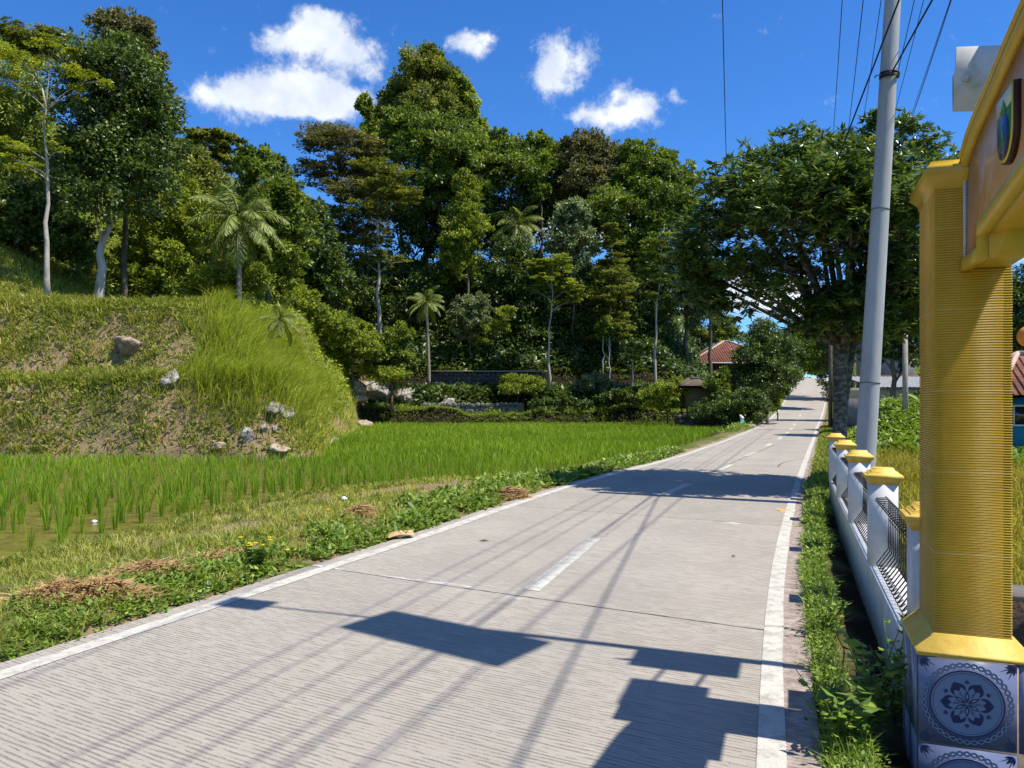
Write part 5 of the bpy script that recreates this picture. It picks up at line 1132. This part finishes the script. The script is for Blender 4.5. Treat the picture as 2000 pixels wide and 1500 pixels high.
# the forest on the hill behind the paddy
FOREST = [
 ('feathery_tree','grey brown feathery tree at the left of the big forest', 655, 67, None, [(650,290,60,35),(690,330,60,32),(630,350,45,28),(680,390,65,30),(640,430,55,28),(700,450,60,24),(665,265,40,22),(720,300,30,24)], 15000,.28,'leaf_brown','feather','bark_pale',.18),
 ('feathery_tree','slim pale trunk tree with layered brown green sprays before the dark forest', 742, 65, 668, [(760,380,55,18),(790,390,40,12),(720,420,50,18),(700,475,60,14),(770,350,45,16),(740,330,45,18),(690,500,40,12),(770,510,32,9),(740,500,28,9),(660,470,40,12),(800,375,25,8)], 10500,.25,'leaf_olive','feather','bark_pale',.17),
 ('broadleaf_tree','tallest tree of the forest with an olive rounded top against the sky', 835, 84, None, [(830,150,50,42),(865,185,45,45),(800,190,45,45),(845,230,60,45),(890,240,35,45),(780,250,45,50),(840,120,28,22),(770,200,28,24)], 19000,.42,'leaf_olive','clump','bark_dark',.4),
 ('bamboo_clump','tall yellow green bamboo leaning right of the tallest tree', 915, 83, None, [(910,210,22,45),(925,270,28,50),(905,300,40,55),(935,320,22,40),(890,180,18,35)], 8000,.45,'leaf_light','droop','bark_dark',.15),
 ('bamboo_clump','pale bamboo tips left of the tallest tree', 715, 82, None, [(712,205,14,20),(730,240,22,40),(735,290,30,45),(720,330,28,30)], 4600,.45,'leaf_light','droop','bark_dark',.15),
 ('broadleaf_tree','broad light green tree below the tallest tree', 860, 78, None, [(850,270,60,40),(890,320,60,45),(820,310,50,40),(860,370,60,40),(910,380,45,40),(790,260,40,40),(930,290,28,35)], 17000,.40,'leaf_mid','clump','bark_dark',.3),
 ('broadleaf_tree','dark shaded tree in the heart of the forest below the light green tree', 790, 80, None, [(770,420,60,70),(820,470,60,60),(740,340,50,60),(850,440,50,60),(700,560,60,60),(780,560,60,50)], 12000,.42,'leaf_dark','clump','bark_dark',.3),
 ('broadleaf_tree','fresh green round topped tree right of the tallest tree', 1020, 80, None, [(990,310,45,40),(1040,300,45,38),(1015,345,60,35),(965,330,32,40),(1070,320,28,30),(1045,285,28,20),(975,280,20,22)], 13500,.38,'leaf_mid','clump','bark_dark',.26),
 ('broadleaf_tree','brown tinged broad tree in the middle of the skyline', 1148, 81, None, [(1120,320,45,42),(1170,315,45,40),(1145,295,45,28),(1150,380,60,42),(1195,340,30,50),(1105,380,35,40),(1110,300,28,20)], 15500,.38,'leaf_brown','clump','bark_dark',.28),
 ('broadleaf_tree','dark green clumpy tree at the right end of the skyline', 1280, 79, None, [(1245,320,36,36),(1290,340,45,38),(1330,365,35,38),(1230,370,36,50),(1285,400,55,38),(1345,410,28,36),(1235,300,24,20),(1305,312,18,18),(1270,440,55,40)], 16000,.38,'leaf_mid','clump','bark_dark',.28),
 ('broadleaf_tree','olive leaved tree filling between the brown tinged tree and the right end', 1215, 76, None, [(1190,420,50,40),(1230,470,50,40),(1160,430,40,35),(1260,500,50,40)], 10500,.36,'leaf_mid','clump','bark_dark',.24),
 ('broadleaf_tree','pale yellow green vine covered tree left of the sugar palm', 915, 73, None, [(905,400,30,35),(925,440,30,40),(895,460,34,40),(910,360,24,28),(885,510,30,35),(905,500,26,40)], 9500,.30,'leaf_light','clump','bark_dark',.18),
 ('broadleaf_tree','bright leaved small tree in the sky gap of the forest', 1120, 72, None, [(1110,440,34,40),(1130,480,34,34),(1095,480,28,28),(1125,420,24,24)], 4600,.40,'leaf_pale','big','bark_dark',.14),
 ('conifer','narrow conical grey green tree standing in front of the forest', 1192, 70, 765, [(1192,450,14,22),(1190,480,22,22),(1192,515,30,24),(1195,550,38,26),(1188,585,36,26),(1190,620,38,24),(1205,650,30,22),(1175,655,26,20)], 9500,.24,'leaf_olive','feather','bark_pale',.11),
 ('feathery_tree','slender light green tree with forked pale trunk in front of the dark forest', 1072, 66, 762, [(1065,520,32,13),(1090,525,28,12),(1045,515,20,9),(1080,550,34,14),(1110,565,28,12),(1060,545,22,10),(1125,580,18,9),(1085,505,24,9),(1040,565,18,7),(1110,590,22,8)], 6800,.22,'leaf_light','feather','bark_pale',.11),
 ('feathery_tree','slim leaning pale trunk tree with dark feathery sprays left of the red roof', 1277, 64, 776, [(1295,470,36,12),(1280,510,36,14),(1320,500,34,12),(1300,545,40,12),(1260,530,26,9),(1350,510,26,8),(1290,440,18,9),(1330,560,26,9),(1270,580,28,9)], 6200,.22,'leaf_mid','feather','bark_pale',.12),
 ('shrub','pale leaved bush low in the dark forest behind the small palm', 918, 70, None, [(910,610,28,26),(930,635,26,24),(900,640,24,22),(945,600,20,20),(925,590,20,16)], 4200,.26,'leaf_pale','clump','bark_dark',.1),
 ('shrub','drooping light green branch shrub in the dark middle of the forest', 960, 70, None, [(965,640,26,14),(940,670,20,14),(990,615,22,14)], 2000,.24,'leaf_light','clump','bark_dark',.08),
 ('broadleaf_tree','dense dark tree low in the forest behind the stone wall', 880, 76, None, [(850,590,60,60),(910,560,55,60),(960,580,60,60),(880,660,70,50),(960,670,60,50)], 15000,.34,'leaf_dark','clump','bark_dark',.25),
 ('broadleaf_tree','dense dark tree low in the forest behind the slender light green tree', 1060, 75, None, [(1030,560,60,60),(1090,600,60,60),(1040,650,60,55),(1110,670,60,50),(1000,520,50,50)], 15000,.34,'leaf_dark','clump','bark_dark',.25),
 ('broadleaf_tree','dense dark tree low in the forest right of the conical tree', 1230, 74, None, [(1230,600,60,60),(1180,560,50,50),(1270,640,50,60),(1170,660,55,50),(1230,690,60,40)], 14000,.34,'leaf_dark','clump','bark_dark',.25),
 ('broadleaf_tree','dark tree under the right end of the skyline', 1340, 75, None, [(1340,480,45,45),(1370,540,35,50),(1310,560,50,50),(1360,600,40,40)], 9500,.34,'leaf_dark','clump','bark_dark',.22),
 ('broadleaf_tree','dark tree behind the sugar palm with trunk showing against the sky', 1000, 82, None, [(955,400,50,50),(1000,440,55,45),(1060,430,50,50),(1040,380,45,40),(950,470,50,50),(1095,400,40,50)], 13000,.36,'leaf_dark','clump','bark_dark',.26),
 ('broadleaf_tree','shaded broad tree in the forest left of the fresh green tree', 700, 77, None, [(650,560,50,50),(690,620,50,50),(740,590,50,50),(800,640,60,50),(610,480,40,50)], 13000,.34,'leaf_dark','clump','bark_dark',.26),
 ('broadleaf_tree','yellow green bushy tree behind the left side of the red roof', 1350, 96, None, [(1335,640,34,30),(1365,625,30,26),(1375,665,30,28),(1325,690,28,28),(1350,700,34,26),(1378,612,18,14)], 10500,.26,'leaf_light','clump','bark_dark',.16),
 ('broadleaf_tree','round green tree just left of the red roof ridge', 1415, 96, None, [(1410,640,24,22),(1428,660,20,22),(1395,665,22,24)], 4800,.28,'leaf_mid','clump','bark_dark',.15),
 ('broadleaf_tree','tall dark trunked tree seen through the gap under the mango', 1388, 72, None, [(1385,540,30,28),(1400,575,24,22),(1370,520,28,24)], 4200,.28,'leaf_dark','clump','bark_dark',.2),
 ('broadleaf_tree','rounded dark green tree in front of the red tiled house', 1500, 55.5, None, [(1500,660,40,30),(1480,700,45,32),(1530,690,40,34),(1500,740,45,32),(1460,740,34,30),(1535,730,30,28)], 15000,.20,'leaf_dark','clump','bark_pale',.13),
 ('broadleaf_tree','leafy branches of the tree overhanging the hill road', 1506, 78, None, [(1560,690,40,28),(1600,690,35,30),(1580,650,34,24),(1615,660,30,30),(1565,715,35,14),(1600,715,30,14)], 10500,.26,'leaf_mid','clump','bark_dark',.18),
 ('broadleaf_tree','dark tree mass at the top of the hill road', 1560, 134, None, [(1520,700,60,40),(1580,705,55,34),(1640,700,60,45),(1560,670,40,24),(1610,665,50,30),(1690,690,60,50)], 12000,.5,'leaf_dark','clump','bark_dark',.3),
 ('shrub','shrub with yellowing leaves beside the bamboo hut', 1398, 54.5, None, [(1400,752,22,22),(1415,735,14,16),(1408,772,22,22),(1395,792,20,18)], 5500,.19,'leaf_mid','clump','bark_dark',.07),
 ('shrub','dark hedge shrub at the paddy corner left of the marker post', 1410, 52.5, None, [(1390,805,34,22),(1430,800,34,26),(1460,790,28,28),(1445,825,24,12),(1480,800,24,20)], 10500,.17,'leaf_dark','clump','bark_dark',.07),
 ('shrub','light green shrub by the left edge of the hill road', 1520, 60, None, [(1515,780,16,18),(1525,765,14,16),(1500,795,18,14),(1508,765,14,14)], 4500,.18,'leaf_light','clump','bark_dark',.06),
 ('shrub','bright green shrub at the left of the bamboo hut', 1305, 57, None, [(1300,765,30,18),(1275,775,24,14),(1325,752,16,14),(1290,790,34,12)], 6000,.18,'leaf_light','clump','bark_dark',.06),
 ('shrub','dark shrub row below the slim leaning trunk', 1240, 62.5, None, [(1215,772,24,12),(1252,768,18,18),(1186,778,20,9)], 3600,.2,'leaf_dark','clump','bark_dark',.06),
 ('shrub','leafy shrub on the terrace in front of the stone wall', 1010, 65.5, None, [(1000,745,26,12),(1035,748,26,12),(1015,760,36,10)], 5200,.2,'leaf_light','clump','bark_dark',.06),
 ('shrub','shrub with pale leaves under the forest right of the stone wall', 1165, 66, None, [(1160,748,24,16),(1185,755,20,14),(1140,758,20,12)], 4200,.2,'leaf_pale','clump','bark_dark',.06),
 ('shrub','low tangled shrub along the terrace edge in the middle', 1090, 62.8, None, [(1058,786,22,8),(1102,780,18,13),(1134,788,22,7)], 2600,.2,'leaf_dark','clump','bark_dark',.06),
 ('broadleaf_tree','dark leafy tree behind the grey house right of the concrete pole', 1740, 38, None, [(1720,620,50,40),(1770,610,45,50),(1790,680,40,50),(1715,680,30,30),(1760,560,50,50)], 12000,.2,'leaf_dark','clump','bark_dark',.15),
 ('broadleaf_tree','dark tree behind the blue house at the right edge', 2010, 36, None, [(2000,600,45,55),(2060,560,60,70),(1985,660,30,40),(2050,660,60,50)], 9000,.2,'leaf_dark','clump','bark_dark',.15),
 ('broadleaf_tree','shaded tree on the right of the hill road leaning over it', 1640, 92, None, [(1625,690,32,40),(1600,665,34,26),(1650,640,40,40),(1635,740,26,40),(1585,705,30,22),(1555,712,24,14),(1612,722,20,18)], 9000,.26,'leaf_dark','clump','bark_dark',.18),
 ('shrub','shaded shrub on the right edge of the hill road behind the mango trunk', 1632, 60, None, [(1635,700,30,40),(1650,760,30,40),(1625,660,24,30)], 5500,.2,'leaf_dark','clump','bark_dark',.08),
 ('shrub','dark bush at the foot of the grey house wall', 1785, 34, None, [(1785,820,22,24),(1770,800,16,18),(1795,790,16,20)], 4000,.15,'leaf_dark','clump','bark_dark',.05),
]
for i,f in enumerate(FOREST):
    nm, lb, px, Y, base, lobs, n, L, lf, st, bk, tr = f
    tree(nm, lb, px, Y, base, lobs, int(n*1.15), L*.92, lf, st, bk, tr, cat='shrub' if nm=='shrub' else 'bamboo' if nm=='bamboo_clump' else 'tree', seed=i, depth=1.15, top=(455 if nm=='conifer' else None))
# bare slim trunks at the forest foot
for i,(lb,px,b0,t0,Y) in enumerate([('bare slim pale trunk at the forest foot, left of the pair',1178,748,640,68),('bare slim pale trunk at the forest foot, right of the pair',1190,752,650,68.2),('short crooked pale trunk left of the slim leaning tree',1236,772,690,64.5),('thin dark trunk deep in the forest under the fresh green tree',1058,520,380,78)]):
    tree('slim_tree', lb, px, Y, b0, [(px+4,t0-8,14,12),(px-8,t0+8,12,8)], 900, .24, 'leaf_mid','clump','bark_pale' if i<3 else 'bark_dark', .08 if i<3 else .16, seed=i)
# banana plants
def banana(label, px, Y, base, n, l, seed):
    rng = np.random.default_rng(seed); X = wx(px,Y); Zb = float(ground_z(X,Y)) if base is None else wz(base,Y); root = thing('banana_plant', label, 'banana plant', (X,Y,Zb)); g = Geo()
    g.tube([(0,0,-.1),(0,0,l*.9)], [.09,.05], 8); g.obj('stem', M['leaf_palm'], root); g = Geo()
    for k in range(n):
        az = k*2.4+rng.uniform(-.4,.4); el = 1.4-1.1*k/n; s = np.linspace(0,1,10); P = np.zeros((10,3)); P[0] = (0,0,l*.8); h = np.array([math.cos(az),math.sin(az),0])
        for i in range(1,10): a = el-1.5*s[i]**1.6; P[i] = P[i-1]+l/9*(h*math.cos(a)+np.array([0,0,math.sin(a)]))
        sd_ = np.array([-math.sin(az),math.cos(az),0]); w_ = .17*l*np.sin(np.pi*np.clip(s*.92+.04,0,1))**.5*np.r_[.1,.3,np.ones(8)]
        V = np.concatenate([P+sd_*w_[:,None]-np.array([0,0,1])*w_[:,None]*.35, P, P-sd_*w_[:,None]-np.array([0,0,1])*w_[:,None]*.35]); i = np.arange(9)
        g.add(V, Q=np.concatenate([np.stack([i,i+1,i+11,i+10],1), np.stack([i+10,i+11,i+21,i+20],1)]), tint=rng.uniform(.3,1))
    g.obj('leaves', M['weed'], root)
banana('banana plant with upright bright leaf below the red roof', 1418, 56.5, 800, 7, 1.5, 4)
banana('banana plant at the roadside below the overhanging tree', 1488, 56.0, 790, 6, 1.2, 6)
banana('banana plant with tattered leaves in front of the grey house', 1772, 34, None, 8, 1.25, 8)
banana('banana plant near the yellow pillar edge behind the mound', 1812, 33, None, 7, 1.5, 9)

# forest floor and hillside growth, too thick to count
n = 110000; X = RNG.uniform(-34,30,n); Y = 64.5+RNG.uniform(0,1,n)**1.3*38
k = (Y>68.6)|((Y>64.6)&(Y<67.3)&(RNG.uniform(size=n)<.8)); k &= (Lx(Y)-X > 3); X, Y = X[k], Y[k]; n = len(X); Z = ground_z(X,Y)
hgt = 2.6*fbm(X,Y,4,44)**1.2*sstep(Y,66,72)+.35; P = np.column_stack([X,Y,Z+RNG.uniform(0,1,n)*hgt]); A = unit(sphere_dirs(n)*np.array([1,1,.6])+np.array([0,-.25,-.1])); B = unit(np.cross(A, np.array([0,-.5,1.])+RNG.normal(0,.5,(n,3))))
g = Geo(); l = RNG.uniform(.28,.62,n); g.leaves(P, A, B, l, l*.6, np.clip(RNG.beta(2,2.6,n)*.8+.3*(fbm(X,Y,5,21)-.4),0,1)); tag(g.obj('forest_undergrowth', M['leaf_dark']), kind='stuff')  # dark leaf colour stands in for the unlit forest interior
# growth on the back of the left plateau and over the valley end of the bank
n = 60000; X = RNG.uniform(-44,-6.0,n); Y = RNG.uniform(40,66,n); d = bank_d(X,Y); k = (d>.5); X,Y = X[k],Y[k]; n = len(X); Z = ground_z(X,Y)
P = np.column_stack([X,Y,Z+RNG.uniform(0,1,n)*(.25+.9*fbm(X,Y,3,5))]); A = unit(sphere_dirs(n)*np.array([1,1,.6])); B = unit(np.cross(A, np.array([0,-.3,1.])+RNG.normal(0,.5,(n,3)))); l = RNG.uniform(.16,.36,n)
g = Geo(); g.leaves(P, A, B, l, l*.55, np.clip(RNG.beta(2.2,2.2,n)+.3*(fbm(X,Y,4,2)-.5),0,1)); tag(g.obj('slope_undergrowth', M['leaf_light']), kind='stuff')
# weeds over the far terraces, left verge of the hill road and the yard on the right
n = 15000; X = RNG.uniform(-12,19,n); Y = RNG.uniform(60.9,69,n); k = (Lx(Y)-X>1)&((Y<66.9)|(Y>67.9)); X,Y=X[k],Y[k]; tag(leafy_weeds('terrace_weeds', X, Y, 1.1*fbm(X,Y,1.6,66)**2, .05, .09, (2.4,2), 4).obj('terrace_weeds', M['leaf_mid']), kind='stuff')
Y = RNG.uniform(44,120,7000); X = Lx(Y)-RNG.uniform(.1,5.5,7000); k = (Bx(Y)-X<-.2); X,Y=X[k],Y[k]; tag(leafy_weeds('hill_verge_weeds', X, Y, .5, .06, .11, (2.4,2), 4).obj('hill_verge_weeds', M['weed']), kind='stuff')
Y = RNG.uniform(30,120,9000); X = Rx(Y)+.4+RNG.uniform(.2,1,9000)**1.5*16; tag(leafy_weeds('yard_weeds', X, Y, .4, .06, .10, (2.2,2.2), 4).obj('yard_weeds', M['weed']), kind='stuff')
